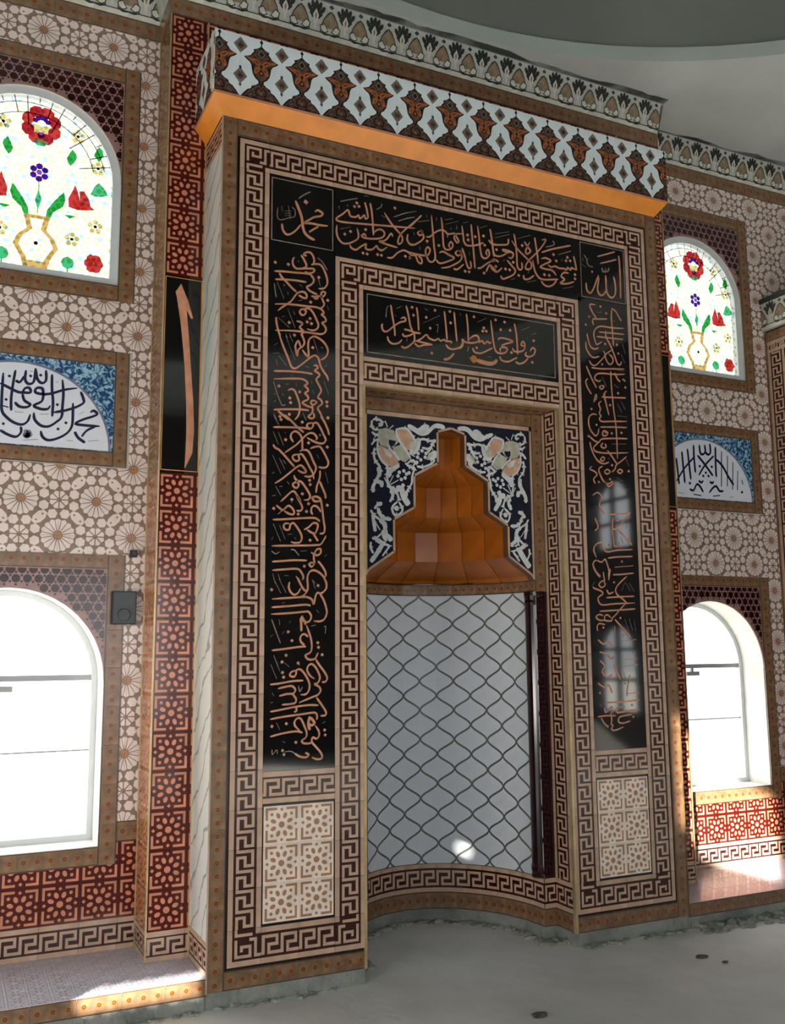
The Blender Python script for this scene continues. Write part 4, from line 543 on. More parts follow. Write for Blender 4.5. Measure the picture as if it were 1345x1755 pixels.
for xc in (XL, XR):
    q = MB(); arch_ring(q, xc, HW-.001, .03, ZL0, ZSL, .84, .885, 'frame_white')
    w = struct(put(q.mesh('window_%d' % k), 'window_%d' % k)); k += 1
    q = MB(); q.box(xc-HW+.02, xc+HW-.02, .85, .875, 1.315, 1.345, 'rail'); put(q.mesh('rail'), 'rail', w)
    q = MB(); q.box(xc-HW+.02, xc+HW-.02, .857, .867, .945, .953, 'rail'); put(q.mesh('rail'), 'rail', w)
    q = MB(); q.box(xc-.07, xc+.05, .835, .85, 1.262, 1.292, 'rail'); q.box(xc-.03, xc-.01, .83, .85, 1.285, 1.32, 'rail'); put(q.mesh('latch'), 'latch', w)
    surround(w, xc, ZL0, ZL1, ZSL, .40, 1.972)
# ledge along the foot of the wall, with tiled tread and riser
LZ = -0.017
def ledge_polys():
    o = []
    for i in range(2):
        for j in range(2):
            cx, cz = .04675+.0935*i, .04675+.0935*j
            for k in range(8):
                a = PI/8+k*PI/4; o.append((ngon(cx+.026*math.cos(a), cz+.026*math.sin(a), .013, .006, 6, 0, a), 'ledge_line', 1))
            for sx in (-1, 1):
                o.append((band(cx+.040*sx-.0022, cx+.040*sx+.0022, cz-.04, cz+.04), 'ledge_line', 1)); o.append((band(cx-.04, cx+.04, cz+.040*sx-.0022, cz+.040*sx+.0022), 'ledge_line', 1))
    return o
LEDGE = pat('ledge_tile', 'ledge_white', .187, .187, ledge_polys())
RISER = frame_pat('riser_tile', .19, .078)
for n, (a, b) in enumerate(((-3.2, -1.431), (1.431, 3.6))):
    q = MB(); q.box(a, b, TT, YW+.01, FZ, LZ-TT, 'plinth')
    L = struct(put(q.mesh('trim_%d' % (n+1)), 'trim_%d' % (n+1)))
    lay(L, 'riser_tile', RISER, a, b, -.095, LZ-.001, 0.0, -1.994 if n == 0 else 1.431, -.095)
    for i in range(int((b-a)/.187)+1):
        for j in range(4):
            u0 = (b-(i+1)*.187 if n == 0 else a+i*.187); v0 = j*.187
            au, bu = max(0, a-u0), min(.187, b-u0); bv = min(.187, YW-v0)
            if bu-au < .01 or bv < .01: continue
            o = put(tile_mesh(LEDGE, au, bu, 0, bv), 'ledge_tile', L, (u0, v0, LZ-TT)); o.rotation_euler = (-PI/2, 0, 0)
# cement below the riser tiles, right along the floor
# ceiling slab with the round opening of the dome, lip and dome
DC = (0.0, -3.42); DR = 3.655
q = MB(); N = 96
def sq(a):
    """point on the room's outline in direction a from the dome centre"""
    dx, dy = math.cos(a), math.sin(a); t = 1e9
    if dx > 1e-6: t = min(t, (5.0-DC[0])/dx)
    if dx < -1e-6: t = min(t, (-5.5-DC[0])/dx)
    if dy > 1e-6: t = min(t, (1.0-DC[1])/dy)
    if dy < -1e-6: t = min(t, (-10-DC[1])/dy)
    return (DC[0]+dx*t, DC[1]+dy*t)
cs = sorted([2*PI*i/N for i in range(N)] + [math.atan2(y-DC[1], x-DC[0]) % (2*PI) for x in (5.0, -5.5) for y in (1.0, -10)])
for i in range(len(cs)):
    a, b = cs[i], cs[(i+1) % len(cs)]
    pa, pb = sq(a), sq(b); ca = (DC[0]+DR*math.cos(a), DC[1]+DR*math.sin(a)); cb = (DC[0]+DR*math.cos(b), DC[1]+DR*math.sin(b))
    q.poly([(ca[0], ca[1], CZ), (cb[0], cb[1], CZ), (pb[0], pb[1], CZ), (pa[0], pa[1], CZ)][::-1], 'ceiling')
    da, db = [(DC[0]+(DR+.06)*math.cos(t), DC[1]+(DR+.06)*math.sin(t)) for t in (a, b)]
    q.poly([(*da, CZ+.4), (*db, CZ+.4), (pb[0], pb[1], CZ+.4), (pa[0], pa[1], CZ+.4)], 'ceiling')
    q.poly([(ca[0], ca[1], CZ), (cb[0], cb[1], CZ), (cb[0], cb[1], CZ+.10), (ca[0], ca[1], CZ+.10)][::-1], 'lip')
struct(put(q.mesh('ceiling'), 'ceiling'))
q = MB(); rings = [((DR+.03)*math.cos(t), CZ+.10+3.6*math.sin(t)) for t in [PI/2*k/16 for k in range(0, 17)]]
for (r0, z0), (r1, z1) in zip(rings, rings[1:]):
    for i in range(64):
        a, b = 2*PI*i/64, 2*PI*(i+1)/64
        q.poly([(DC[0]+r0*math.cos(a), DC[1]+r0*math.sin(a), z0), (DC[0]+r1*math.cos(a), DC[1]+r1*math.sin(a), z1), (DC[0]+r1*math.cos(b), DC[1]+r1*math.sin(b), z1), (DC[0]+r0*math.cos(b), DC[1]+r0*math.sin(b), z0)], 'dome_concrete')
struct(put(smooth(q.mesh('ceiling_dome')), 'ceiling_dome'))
# the three walls behind and beside the camera
def holed(name, axis, at, thick, lo, hi, holes):
    """wall in plane axis=at; holes = (c0, c1, z0, z1)"""
    q = MB(); us = sorted({lo, hi} | {h[0] for h in holes} | {h[1] for h in holes}); zs = sorted({FZ, CZ+.2} | {h[2] for h in holes} | {h[3] for h in holes})
    for a, b in zip(us, us[1:]):
        for c, d in zip(zs, zs[1:]):
            if any(h[0] <= (a+b)/2 <= h[1] and h[2] <= (c+d)/2 <= h[3] for h in holes): continue
            t0, t1 = sorted((at, at+thick))
            if axis == 'x': q.box(t0, t1, a, b, c, d, 'wall_paint')
            else: q.box(a, b, t0, t1, c, d, 'wall_paint')
    return struct(put(q.mesh(name), name))
# openings added to the left wall, aiming sun at mihrab foot and right-hand dado
def back(p, X): 
    t = (X-p[0])/SUN[0]; return (p[1]+SUN[1]*t, p[2]+SUN[2]*t)
XLW = -5.5
beamA = []
for k in range(6):                                             # added stepped slit, shapes a low sun strip along the riser and the front of the ledge
    xa, xb = -1.99+.555*k/6, -1.99+.555*(k+1)/6
    (ya, za), (yb, zb) = back(((xa), 0, -.088+.07*max(0, 1-k)), XLW), back((xb, 0, .035), XLW)
    z0 = back(((xa+xb)/2, 0, -.088), XLW)[1]; beamA.append((min(ya, yb), max(ya, yb), z0, z0+.125))
(ya, za), (yb, zb) = back((-2.03, 0, .55), XLW), back((-1.985, 0, 1.15), XLW)
beamA.append((min(ya, yb)+.001, max(ya, yb), za, zb))          # added tall slit, throws sun on the edge of the left pilaster
yc, zc = back((2.05, YW, .12), XLW); yd, zd = back((2.85, YW, .40), XLW)
ys, zs_ = back((.346, .703, .264), XLW); beamA.append((ys-.075, ys+.075, zs_-.020, zs_+.020))   # small hole added to throw the sun spot low on the niche wall
holesL = [(-4.4, -1.9, .45, 1.22), ] + beamA + [(min(yc, yd), max(yc, yd), min(zc, zd), max(zc, zd))]  # first opening is added too, for a floor sun patch and the left fill
holed('wall_left', 'x', XLW, -.05, -10, 1.0, holesL)
holed('wall_front', 'y', -10, -.25, -5.5, 5.0, [(-4.0, -2.0, .4, 2.8), (-1.4, .6, .4, 2.8), (-5.45, -4.85, 3.2, 4.3)])  # openings added to this unseen wall for the fill and a floor sun patch
wr = holed('wall_right', 'x', 5.0, .25, -10, 1.0, [(-5.62, -4.72, .68, 1.78), (-5.60, -4.72, 2.72, 3.62)])
q = MB()
for z0, z1 in ((.68, 1.78), (2.72, 3.62)):
    q.box(5.08, 5.14, -5.19, -5.14, z0, z1, 'box_dark')
    for t in (.36, .7): q.box(5.08, 5.14, -5.62, -4.72, z0+(z1-z0)*t-.02, z0+(z1-z0)*t+.02, 'box_dark')
for z1, h_ in ((1.78, .45), (3.62, .40)):                       # round the window heads off
    for k in range(10):
        for s in (-1, 1):
            ya, yb = -5.165+s*.45*(k+.5)/10, -5.165+s*.45*(k+1)/10+s*.012
            q.box(5.0, 5.25, min(ya, yb)-.024, max(ya, yb), z1-h_*(1-math.sqrt(max(0, 1-((k+.5)/10)**2))), z1+.01, 'wall_paint')
struct(put(q.mesh('window_5'), 'window_5'))

# ------------------------------------------------------------------ lettering
def catmull(p, n=5):
    if len(p) < 3: return p
    o = []
    q = [p[0]]+list(p)+[p[-1]]
    for i in range(1, len(q)-2):
        a, b, c, d = q[i-1], q[i], q[i+1], q[i+2]
        for k in range(n):
            t = k/n; o.append(tuple(.5*((2*b[j])+(-a[j]+c[j])*t+(2*a[j]-5*b[j]+4*c[j]-d[j])*t*t+(-a[j]+3*b[j]-3*c[j]+d[j])*t**3) for j in (0, 1)))
    o.append(p[-1]); return o
def parse(s):
    o = []
    for st in s.split(';'):
        h, b = st.split(':'); o.append((h[0], int(h[1:])/10000.0, [tuple(int(v)/1000.0 for v in q.split(',')) for q in b.split(' ')]))
    return o
def ribbon(mb, pts, w, h, m, nib=0.9):
    p = catmull(pts, 5); n = len(p)
    L, R = [], []
    for i in range(n):
        a, b = p[max(0, i-1)], p[min(n-1, i+1)]
        dx, dz = b[0]-a[0], b[1]-a[1]; l = math.hypot(dx, dz) or 1e-6; dx, dz = dx/l, dz/l
        t = i/(n-1); e = min(1, min(t, 1-t)*7+.45)
        ww = w*e*(.74+.36*abs(math.sin(math.atan2(dz, dx)-nib)))/2
        L.append((p[i][0]-dz*ww, p[i][1]+dx*ww)); R.append((p[i][0]+dz*ww, p[i][1]-dx*ww))
    for i in range(n-1): mb.flat([L[i], R[i], R[i+1], L[i+1]], h, m)
def lettering(key, ink, faint, ox=0, oz=0, mirror=None):
    mb = MB(); k = 0; S_ = parse(TRACE[key])
    if key.startswith('lunette'):                              # mirrored script: the outer strokes return on the other side
        xc, lim = (XL, -2.42) if key == 'lunette_left' else (XR, 2.06)
        S_ += [(kd, w, [(2*xc-x, z) for x, z in p]) for kd, w, p in S_ if all(2*xc-x < lim for x, z in p)]
    for kind, w, pts in S_:
        pts = [(x-ox, z-oz) for x, z in pts]; w *= .64
        k += 1; h = .0012 + (k % 7)*.00006
        if kind == 'm': ribbon(mb, pts, w, h, ink)
        elif kind == 't': ribbon(mb, pts, w, h-.0005, faint)
        else: mb.flat(ngon(pts[0][0], pts[0][1], w*.78, n=4, rot=.25), h, ink)
    return mb.mesh('lettering')

# ------------------------------------------------------------------ mihrab
mih = thing('mihrab', (0, 0, FZ), 'tall tiled mihrab niche with black lettered frame and orange stepped vault at the wall centre', 'mihrab')
XO, XI = 1.43, 0.628; RD = .185
q = MB()
for s in (-1, 1):
    a, b = sorted((s*(XO-TT), s*(XI+TT))); q.box(a, b, TT, YW, -.085, 4.30, 'dark_line')
q.box(-XI-TT, XI+TT, TT, YW, 2.871+TT, 4.30, 'dark_line')
put(q.mesh('core'), 'core', mih)
for s in (-1, 1):
    q = MB(); a, b = sorted((s*(XO-.002), s*(XI+.004))); q.box(a, b, .012, .5, FZ, -.085, 'plinth'); put(q.mesh('plinth'), 'plinth', mih)
for s in (-1, 1): q = MB(); q.box(*sorted((s*.545, s*(XI+.004))), RD+.004, RD+.10, FZ, -.085, 'plinth'); put(q.mesh('plinth'), 'plinth', mih)
# outer brown frame, black line bed
q = MB()
for s in (-1, 1):
    a, b = sorted((s*1.346, s*XI)); q.box(a, b, .006, TT+.004, 0, 4.14, 'dark_line')
q.box(-XI, XI, .006, TT+.004, 2.8715, 4.14, 'dark_line')
bed = put(q.mesh('frame_bed'), 'frame_bed', mih)
FV = frame_pat('mihrab_frame_v', fit(4.233+.085, .36), XO-1.346, True)
lay(mih, 'frame_tile', FV, -XO, -1.346, -.085, 4.233, 0.0); lay(mih, 'frame_tile', FV, 1.346, XO, -.085, 4.233, 0.0)
FH = frame_pat('mihrab_frame_h', fit(2*1.346, .36), .093); lay(mih, 'frame_tile', FH, -1.346, 1.346, 4.14, 4.233, 0.0)
FB = frame_pat('mihrab_frame_b', fit(1.346-XI, .36), .085)
lay(mih, 'frame_tile', FB, -1.346, -XI, -.085, 0, 0.0); lay(mih, 'frame_tile', FB, XI, 1.346, -.085, 0, 0.0)
# greek key bands
def keyband(x0, x1, z0, z1, vert, n, plane=0.0):
    L = (z1-z0) if vert else (x1-x0); W = (x1-x0) if vert else (z1-z0); Lt = L/n
    lay(bed, 'key_tile', key_pat('key_%s_%.4f_%.3f' % ('v' if vert else 'h', Lt, W), Lt, 2, W, vert), x0, x1, z0, z1, plane)
KW = .163; BO = 1.334
def corner(x, z, sx, sz): lay(bed, 'key_corner', corner_pat('key_corner_%d_%d' % (sx, sz), KW, sx, sz), x, x+KW, z, z+KW, 0.0)
zi0, zi1 = .012, 4.128
for s in (-1, 1):
    x = -BO if s < 0 else BO-KW
    keyband(x, x+KW, zi0+KW, zi1-KW, True, 21)
    corner(x, zi0, 1 if s < 0 else -1, 1); corner(x, zi1-KW, 1 if s < 0 else -1, -1)
    x2 = -.797 if s < 0 else .797-KW
    keyband(x2, x2+KW, zi0+KW, 3.571-KW, True, 18)
    corner(x2, zi0, -1 if s < 0 else 1, 1); corner(x2, 3.571-KW, 1 if s < 0 else -1, -1)
    a, b = (-BO+KW, -.797) if s < 0 else (.797, BO-KW)
    keyband(a, b, zi0, zi0+KW, False, 2); keyband(a, b, .735, .885, False, 2)
    lay(bed, 'star_tile', STAR_W, a+.008, a+.008+.36, .187, .187+.536, 0.0)
keyband(-BO+KW, BO-KW, zi1-KW, zi1, False, 13)
keyband(-.797+KW, .797-KW, 3.571-KW, 3.571, False, 7)
keyband(-.634, .634, 2.872, 3.032, False, 7)
# black lettered slabs
def slab(name, x0, x1, z0, z1, nx, nz, line=None):
    q = MB(); g = .0006
    for i in range(nx):
        for j in range(nz):
            a, b = x0+(x1-x0)*i/nx+g, x0+(x1-x0)*(i+1)/nx-g; c, d = z0+(z1-z0)*j/nz+g, z0+(z1-z0)*(j+1)/nz-g
            q.box(a, b, 0.0, TT, c, d, 'black')
    if line:
        a, b, c, d = line; t = .006
        for r in ((a, b, c, c+t), (a, b, d-t, d), (a, a+t, c+t, d-t), (b-t, b, c+t, d-t)): q.rect(*r, .0008, 'faint_letter')
    return put(q.mesh(name), name, mih)
s1 = slab('lettered_slab', -1.171, -.797, .885, 3.588, 1, 7)
s2 = slab('lettered_slab', -1.171, -.806, 3.590, 3.965, 1, 1, (-1.160, -.810, 3.595, 3.948))
s3 = slab('lettered_slab', -.804, .820, 3.572, 3.965, 6, 1)
s4 = slab('lettered_slab', .822, 1.171, 3.595, 3.965, 1, 1, (.824, 1.164, 3.598, 3.955))
s5 = slab('lettered_slab', .797, 1.171, .885, 3.593, 1, 7)
s6 = slab('lettered_slab', -.634, .634, 3.033, 3.407, 4, 1, (-.614, .613, 3.055, 3.389))
s1['label'] = 'black slab on the left leg with lettering reading downwards'; s2['label'] = 'square black slab in the top left corner with one name'
s3['label'] = 'long black slab across the top with two-line lettering'; s4['label'] = 'square black slab in the top right corner with one word'
s5['label'] = 'black slab on the right leg with lettering reading upwards'; s6['label'] = 'black slab over the niche opening with one line of lettering'
for s_, k_ in ((s1, 'left'), (s2, 'muhammad'), (s3, 'top'), (s4, 'allah'), (s5, 'right'), (s6, 'centre')): put(lettering(k_, 'letter', 'faint_letter'), 'lettering', s_)
q = MB(); rc = (.052, 3.102)
for k in range(10):
    a = k*PI/5; q.flat(ngon(rc[0]+.014*math.cos(a), rc[1]+.015*math.sin(a), .010, .006, 6, 0, a), .0016, 'gold_letter')
q.flat(ngon(*rc, .008, n=8), .0018, 'gold_letter'); put(q.mesh('rosette'), 'rosette', s6)
# marble side with key strips at head and foot (both flanks)
for s in (-1, 1): q = MB(); q.box(*sorted((s*(XO-TT), s*XO)), 0.002, YP, .135, 4.07, 'marble'); put(q.mesh('marble_side'), 'marble_side', mih)
KS = key_pat('key_tile_side', YP, 4, .152)
lay(mih, 'key_tile', KS, -YP, 0, -.017, .135, -XO, face='left'); lay(mih, 'key_tile', KS, -YP, 0, 4.07, 4.222, -XO, face='left')
lay(mih, 'key_tile', KS, 0, YP, -.017, .135, XO, face='right'); lay(mih, 'key_tile', KS, 0, YP, 4.07, 4.222, XO, face='right')
q = MB(); q.box(-XO-.002, -XO+.005, -.003, .004, -.085, 4.233, 'cream'); put(q.mesh('corner_trim'), 'corner_trim', mih); q = MB(); q.box(XO-.005, XO+.002, -.003, .004, -.085, 4.233, 'gold_dark'); put(q.mesh('corner_trim'), 'corner_trim', mih)
# reveals of the opening
KJ = key_pat('key_jamb', (2.871-.175)/15, 2, .165, True)
lay(mih, 'key_tile', KJ, -RD, -.02, .175, 2.871, XI, face='left'); lay(mih, 'key_tile', KJ, .02, RD, .175, 2.871, -XI, face='right')
lay(mih, 'key_tile', key_pat('key_jamb_foot', .165, 2, KW), -RD, -.02, .012, .175, XI, face='left'); lay(mih, 'key_tile', key_pat('key_jamb_foot', .165, 2, KW), .02, RD, .012, .175, -XI, face='right')
FJ = frame_pat('jamb_foot', .165, .097); lay(mih, 'frame_tile', FJ, -RD, -.02, -.085, .012, XI, face='left'); lay(mih, 'frame_tile', FJ, .02, RD, -.085, .012, -XI, face='right')
for s in (-1, 1): q = MB(); q.box(*sorted((s*(XI-.003), s*(XI+.012))), -.004, .020, -.085, 2.874, 'gold'); put(q.mesh('edge_trim'), 'edge_trim', mih)
q = MB(); q.box(-XI, XI, -.004, .020, 2.868, 2.874, 'gold'); put(q.mesh('edge_trim'), 'edge_trim', mih)
SF = frame_pat('soffit_tile', fit(2*XI, .25), RD-.02)
for i in range(round(2*XI/SF['w'])):
    o = put(tile_mesh(SF, 0, SF['w'], 0, SF['h']), 'soffit_tile', mih, (-XI+i*SF['w'], RD, 2.871+TT)); o.rotation_euler = (PI/2, 0, 0)
# inner face: brown frame, ornament panel with stepped arch
q = MB()
for s in (-1, 1): q.box(*sorted((s*.552, s*(XI+.004))), RD+TT, RD+.06, -.085, 2.879, 'dark_line')
q.box(-.56, .56, RD+TT, RD+.06, 2.766, 2.879, 'dark_line')
inner = put(q.mesh('inner_bed'), 'inner_bed', mih)
IV = frame_pat('inner_frame_v', fit(2.871-1.80, .27), .079, True); IH = frame_pat('inner_frame_h', fit(1.098, .27), .081)
for s in (-1, 1):
    lay(inner, 'frame_tile', IV, *sorted((s*.549, s*XI)), 1.80, 2.871, RD)
    lay(inner, 'frame_tile', frame_pat('inner_foot', .076, .097), *sorted((s*.552, s*XI)), -.085, .012, RD)
    lay(inner, 'key_tile', key_pat('inner_key', .076, 1, KW), *sorted((s*.552, s*XI)), .012, .175, RD)
    q = MB(); q.box(*sorted((s*.552, s*XI)), RD, RD+TT, .175, 1.80, 'column'); put(q.mesh('jamb_strip'), 'jamb_strip', inner)
lay(inner, 'frame_tile', IH, -.549, .549, 2.79, 2.871, RD)
ARCH = [(0, 2.726), (.085, 2.700), (.085, 2.517), (.237, 2.434), (.237, 2.252), (.366, 2.178), (.366, 1.998), (.522, 1.893), (.540, 1.868)]
q = MB(); yb_ = RD+.05
for s in (-1, 1):
    for (xa, za_), (xb, zb_) in zip(ARCH, ARCH[1:]):
        if za_-zb_ > 1e-6: q.flat([(s*xa, za_), (s*.549, za_), (s*.549, zb_), (s*xb, zb_)], -RD, 'navy')
        p4 = [(s*xa, RD, za_), (s*xb, RD, zb_), (s*xb, yb_, zb_), (s*xa, yb_, za_)]
        q.poly(p4 if s > 0 else p4[::-1], 'wood_edge')
        dx, dz = xb-xa, zb_-za_; l = math.hypot(dx, dz); nx, nz = -dz/l, dx/l        # outline strip on the panel side
        if nx < 0 or (abs(nx) < 1e-6 and nz < 0): nx, nz = -nx, -nz
        w_ = .013; q.flat([(s*xa, za_), (s*xb, zb_), (s*(xb+nx*w_), zb_+nz*w_), (s*(xa+nx*w_), za_+nz*w_)], -RD+.0022, 'cream')
    q.flat([(0, 2.726), (s*.549, 2.726), (s*.549, 2.79), (0, 2.79)], -RD, 'navy')
    q.rect(*sorted((s*.535, s*.549)), 1.868, 2.79, -RD+.0016, 'cream')
q.rect(-.549, .549, 2.766, 2.79, -RD+.0016, 'cream')
ap = put(q.mesh('arch_panel'), 'arch_panel', mih); ap['label'] = 'dark panel with white flower scrolls around the stepped arch'
def ornament(mir):
    mb = MB(); k = 0; s = -1 if mir else 1
    def F(src, m, h): mb.flat([(s*x, z) for x, z in src], h, m)
    for pts, m, h in BLOBS: F(pts, m, h)
    for kind, w, pts in parse(TRACE['spandrel']):
        pts = [(s*x, z) for x, z in pts]; k += 1; h = .0012+(k % 7)*.00006
        if kind == 'm':
            ribbon(mb, pts, w*1.0, h, 'orn_white')
            cp = catmull(pts, 4)
            for i in range(3, len(cp)-2, 5):                    # little leaves along the scroll
                dx, dz = cp[i+1][0]-cp[i][0], cp[i+1][1]-cp[i][1]; an = math.atan2(dz, dx)
                for sd_ in (1, -1):
                    if (i+k) % 3 == 0 and sd_ < 0: continue
                    lx, lz = cp[i][0]+.011*math.cos(an+sd_*1.0), cp[i][1]+.011*math.sin(an+sd_*1.0)
                    edge = [zz for (xx, zz) in ARCH if xx >= abs(lx)]
                    if abs(lx) > .528 or lz > 2.758 or any(abs(lx) < x_ + .016 and lz < z_ + .012 for (x_, z_) in ARCH): continue
                    mb.flat(ngon(lx, lz, .0095, .0040, 7, 0, an+sd_*.75), h-.0002, 'orn_white' if (i+k) % 2 else 'orn_grey')
        else: mb.flat(ngon(pts[0][0], pts[0][1], w*.6, n=7), h, 'orn_white')
    return mb.mesh('ornament')
put(ornament(False), 'ornament', ap, (0, RD, 0)); put(ornament(True), 'ornament', ap, (0, RD, 0))
# stepped vault: every tier is a row of flat tiles set round a half ellipse
NV = 8; BK = 1.18
q = MB()
def ring_pt(r, t, off=0.0): return ((r+off)*math.cos(t), yb_+(r+off)*BK*math.sin(t))
for (xa, za_), (xb, zb_) in zip(ARCH, ARCH[1:]):
    for i in range(NV):
        t0, t1 = PI*i/NV, PI*(i+1)/NV
        a, b, c, d = ring_pt(xa, t0, .006), ring_pt(xa, t1, .006), ring_pt(xb, t1, .006), ring_pt(xb, t0, .006)
        q.poly([(*d, zb_+.004), (*c, zb_+.004), (*b, za_+.004), (*a, za_+.004)], 'vault_orange')
vault = put(q.mesh('vault'), 'vault', mih); vault['label'] = 'stepped orange half vault inside the arch'
for (xa, za_), (xb, zb_) in zip(ARCH, ARCH[1:]):
    for i in range(NV):
        t0, t1 = PI*(i+.012)/NV, PI*(i+.988)/NV
        P4 = [Vector((*ring_pt(xb, t0), zb_)), Vector((*ring_pt(xb, t1), zb_)), Vector((*ring_pt(xa, t1), za_)), Vector((*ring_pt(xa, t0), za_))]
        c = sum(P4, Vector())/4; P4 = [c+(p-c)*.997 for p in P4]
        n = (P4[1]-P4[0]).cross(P4[3]-P4[0])
        if n.length < 1e-9: n = (P4[2]-P4[1]).cross(P4[0]-P4[1])
        n.normalize(); axis = Vector((0, yb_, c.z)) - c
        if n.dot(axis+Vector((0, 0, -.3))) < 0: n = -n; P4 = P4[::-1]
        q = MB(); m = 'vault_orange'
        if (P4[0]-P4[3]).length < 1e-5 or (P4[2]-P4[3]).length < 1e-5: F4 = P4[:3]
        else: F4 = P4
        B4 = [p-n*.005 for p in F4]
        q.poly([tuple(p-c) for p in F4], m)
        for k_ in range(len(F4)):
            l_ = (k_+1) % len(F4); q.poly([tuple(B4[k_]-c), tuple(B4[l_]-c), tuple(F4[l_]-c), tuple(F4[k_]-c)], m)
        put(q.mesh('vault_tile'), 'vault_tile', vault, c)
# the curved niche wall
NA, NB = .552, .665
S = [0.0]; TS = [PI*k/400 for k in range(401)]
for k in range(400):
    S.append(S[-1]+math.hypot(NA*(math.cos(TS[k+1])-math.cos(TS[k])), NB*(math.sin(TS[k+1])-math.sin(TS[k]))))
ST = S[-1]
def at(s, off=0.0):
    """point on the niche curve; s runs from the left edge to the right; off>0 towards the room"""
    s = min(max(s, 0), ST); lo = 0
    import bisect
    k = min(399, max(0, bisect.bisect_right(S, s)-1)); f = (s-S[k])/(S[k+1]-S[k]); t = PI-(TS[k]+(TS[k+1]-TS[k])*f)
    x, y = NA*math.cos(t), NB*math.sin(t); nx, ny = math.cos(t)/NA, math.sin(t)/NB; l = math.hypot(nx, ny)
    return (x-nx/l*off, RD+y-ny/l*off)
q = MB(); n = 48
for i in range(n):
    a, b = at(ST*i/n, -.004), at(ST*(i+1)/n, -.004); a2, b2 = at(ST*i/n, -.06), at(ST*(i+1)/n, -.06)
    for z0, z1, m in ((FZ, -.085, 'plinth'), (-.085, .175, 'dark_line'), (.175, 1.80, 'lattice_line'), (1.80, 1.875, 'dark_line')):
        q.poly([(*a, z0), (*b, z0), (*b, z1), (*a, z1)], m); q.poly([(*b2, z0), (*a2, z0), (*a2, z1), (*b2, z1)], m)
    q.poly([(*a, 1.875), (*b, 1.875), (*b2, 1.875), (*a2, 1.875)], 'dark_line')
niche = put(q.mesh('niche_wall'), 'niche_wall', mih); niche['label'] = 'curved niche wall of pale lantern shaped tiles'
NP = 9; PS = ST/NP; HZ = .0885; ZT = 1.80; ZB = .175; INS = .0072
def fz(s): return .18*s + .82*(3*s*s-2*s*s*s)
def ogee(cs_, cz):
    q = MB(); rows = []; R_ = 12; hh = HZ-INS*1.3; ww = PS/2-INS
    zs_ = [cz-hh+2*hh*k/(2*R_) for k in range(2*R_+1)]
    zs_ = [z for z in zs_ if ZB+.002 < z < ZT-.002]
    if cz-hh < ZB: zs_ = [ZB+.002]+zs_
    if cz+hh > ZT: zs_ = zs_+[ZT-.002]
    if len(zs_) < 2: return None
    for z in zs_:
        w_ = ww*fz(max(0, 1-abs(z-cz)/hh)); a, b = max(.0, cs_-w_), min(ST, cs_+w_)
        if b < a: a = b = min(max(a, 0), ST)
        rows.append((z, [at(a+(b-a)*k/4, .0) for k in range(5)]))
    x0, y0 = at(min(max(cs_, 0), ST))
    for (z0, r0), (z1, r1) in zip(rows, rows[1:]):
        for k in range(4):
            p = [(r0[k][0]-x0, r0[k][1]-y0, z0-cz), (r0[k+1][0]-x0, r0[k+1][1]-y0, z0-cz), (r1[k+1][0]-x0, r1[k+1][1]-y0, z1-cz), (r1[k][0]-x0, r1[k][1]-y0, z1-cz)]
            q.poly(p, 'lattice_tile')
    return smooth(q.mesh('lattice_tile')), (x0, y0, cz)
zc0 = 1.6225
for j in range(-3, 20):
    cz = zc0+HZ-j*HZ
    if cz+HZ < ZB or cz-HZ > ZT: continue
    for i in range(0, NP+1):
        r = ogee(i*PS+(PS/2 if j % 2 else 0), cz)
        if r: put(r[0], 'lattice_tile', niche, r[1])
def curved_tiles(name, z0, z1, patf, n):
    for i in range(n):
        a, b = at(ST*i/n), at(ST*(i+1)/n); L = math.hypot(b[0]-a[0], b[1]-a[1]); rz = math.atan2(b[1]-a[1], b[0]-a[0])
        p = patf(L); me = tile_mesh(p, 0, p['w'], 0, p['h'])
        nx, ny = math.sin(rz), -math.cos(rz)
        put(me, name, niche, (a[0]-nx*TT*.6, a[1]-ny*TT*.6, z0), rz)
curved_tiles('key_tile', .012, .175, lambda L: key_pat('niche_key_%.4f' % L, L, 1, KW), 20)
curved_tiles('frame_tile', -.085, .012, lambda L: frame_pat('niche_foot_%.4f' % L, L, .097), 12)
curved_tiles('frame_tile', 1.80, 1.868, lambda L: frame_pat('niche_head_%.4f' % L, L, .068), 12)
# dark corner colonnettes
def lathe(mb, cx, cy, prof, m, n=20):
    for (r0, z0), (r1, z1) in zip(prof, prof[1:]):
        for i in range(n):
            a, b = 2*PI*i/n, 2*PI*(i+1)/n
            mb.poly([(cx+r0*math.cos(a), cy+r0*math.sin(a), z0), (cx+r0*math.cos(b), cy+r0*math.sin(b), z0), (cx+r1*math.cos(b), cy+r1*math.sin(b), z1), (cx+r1*math.cos(a), cy+r1*math.sin(a), z1)], m)
for s in (-1, 1):
    q = MB(); lathe(q, s*.570, .24, [(.0, .176), (.052, .176), (.052, 1.799), (0, 1.799)], 'column'); col = put(smooth(q.mesh('column')), 'column', mih)
    q = MB(); lathe(q, s*.570, .24, [(.055, .176), (.056, .19), (.052, .20), (.056, .215), (.056, .235), (.052, .25)], 'column'); put(smooth(q.mesh('base')), 'base', col)
    q = MB(); lathe(q, s*.570, .24, [(.052, 1.72), (.056, 1.735), (.053, 1.75), (.057, 1.775), (.057, 1.799)], 'column'); put(smooth(q.mesh('capital')), 'capital', col)
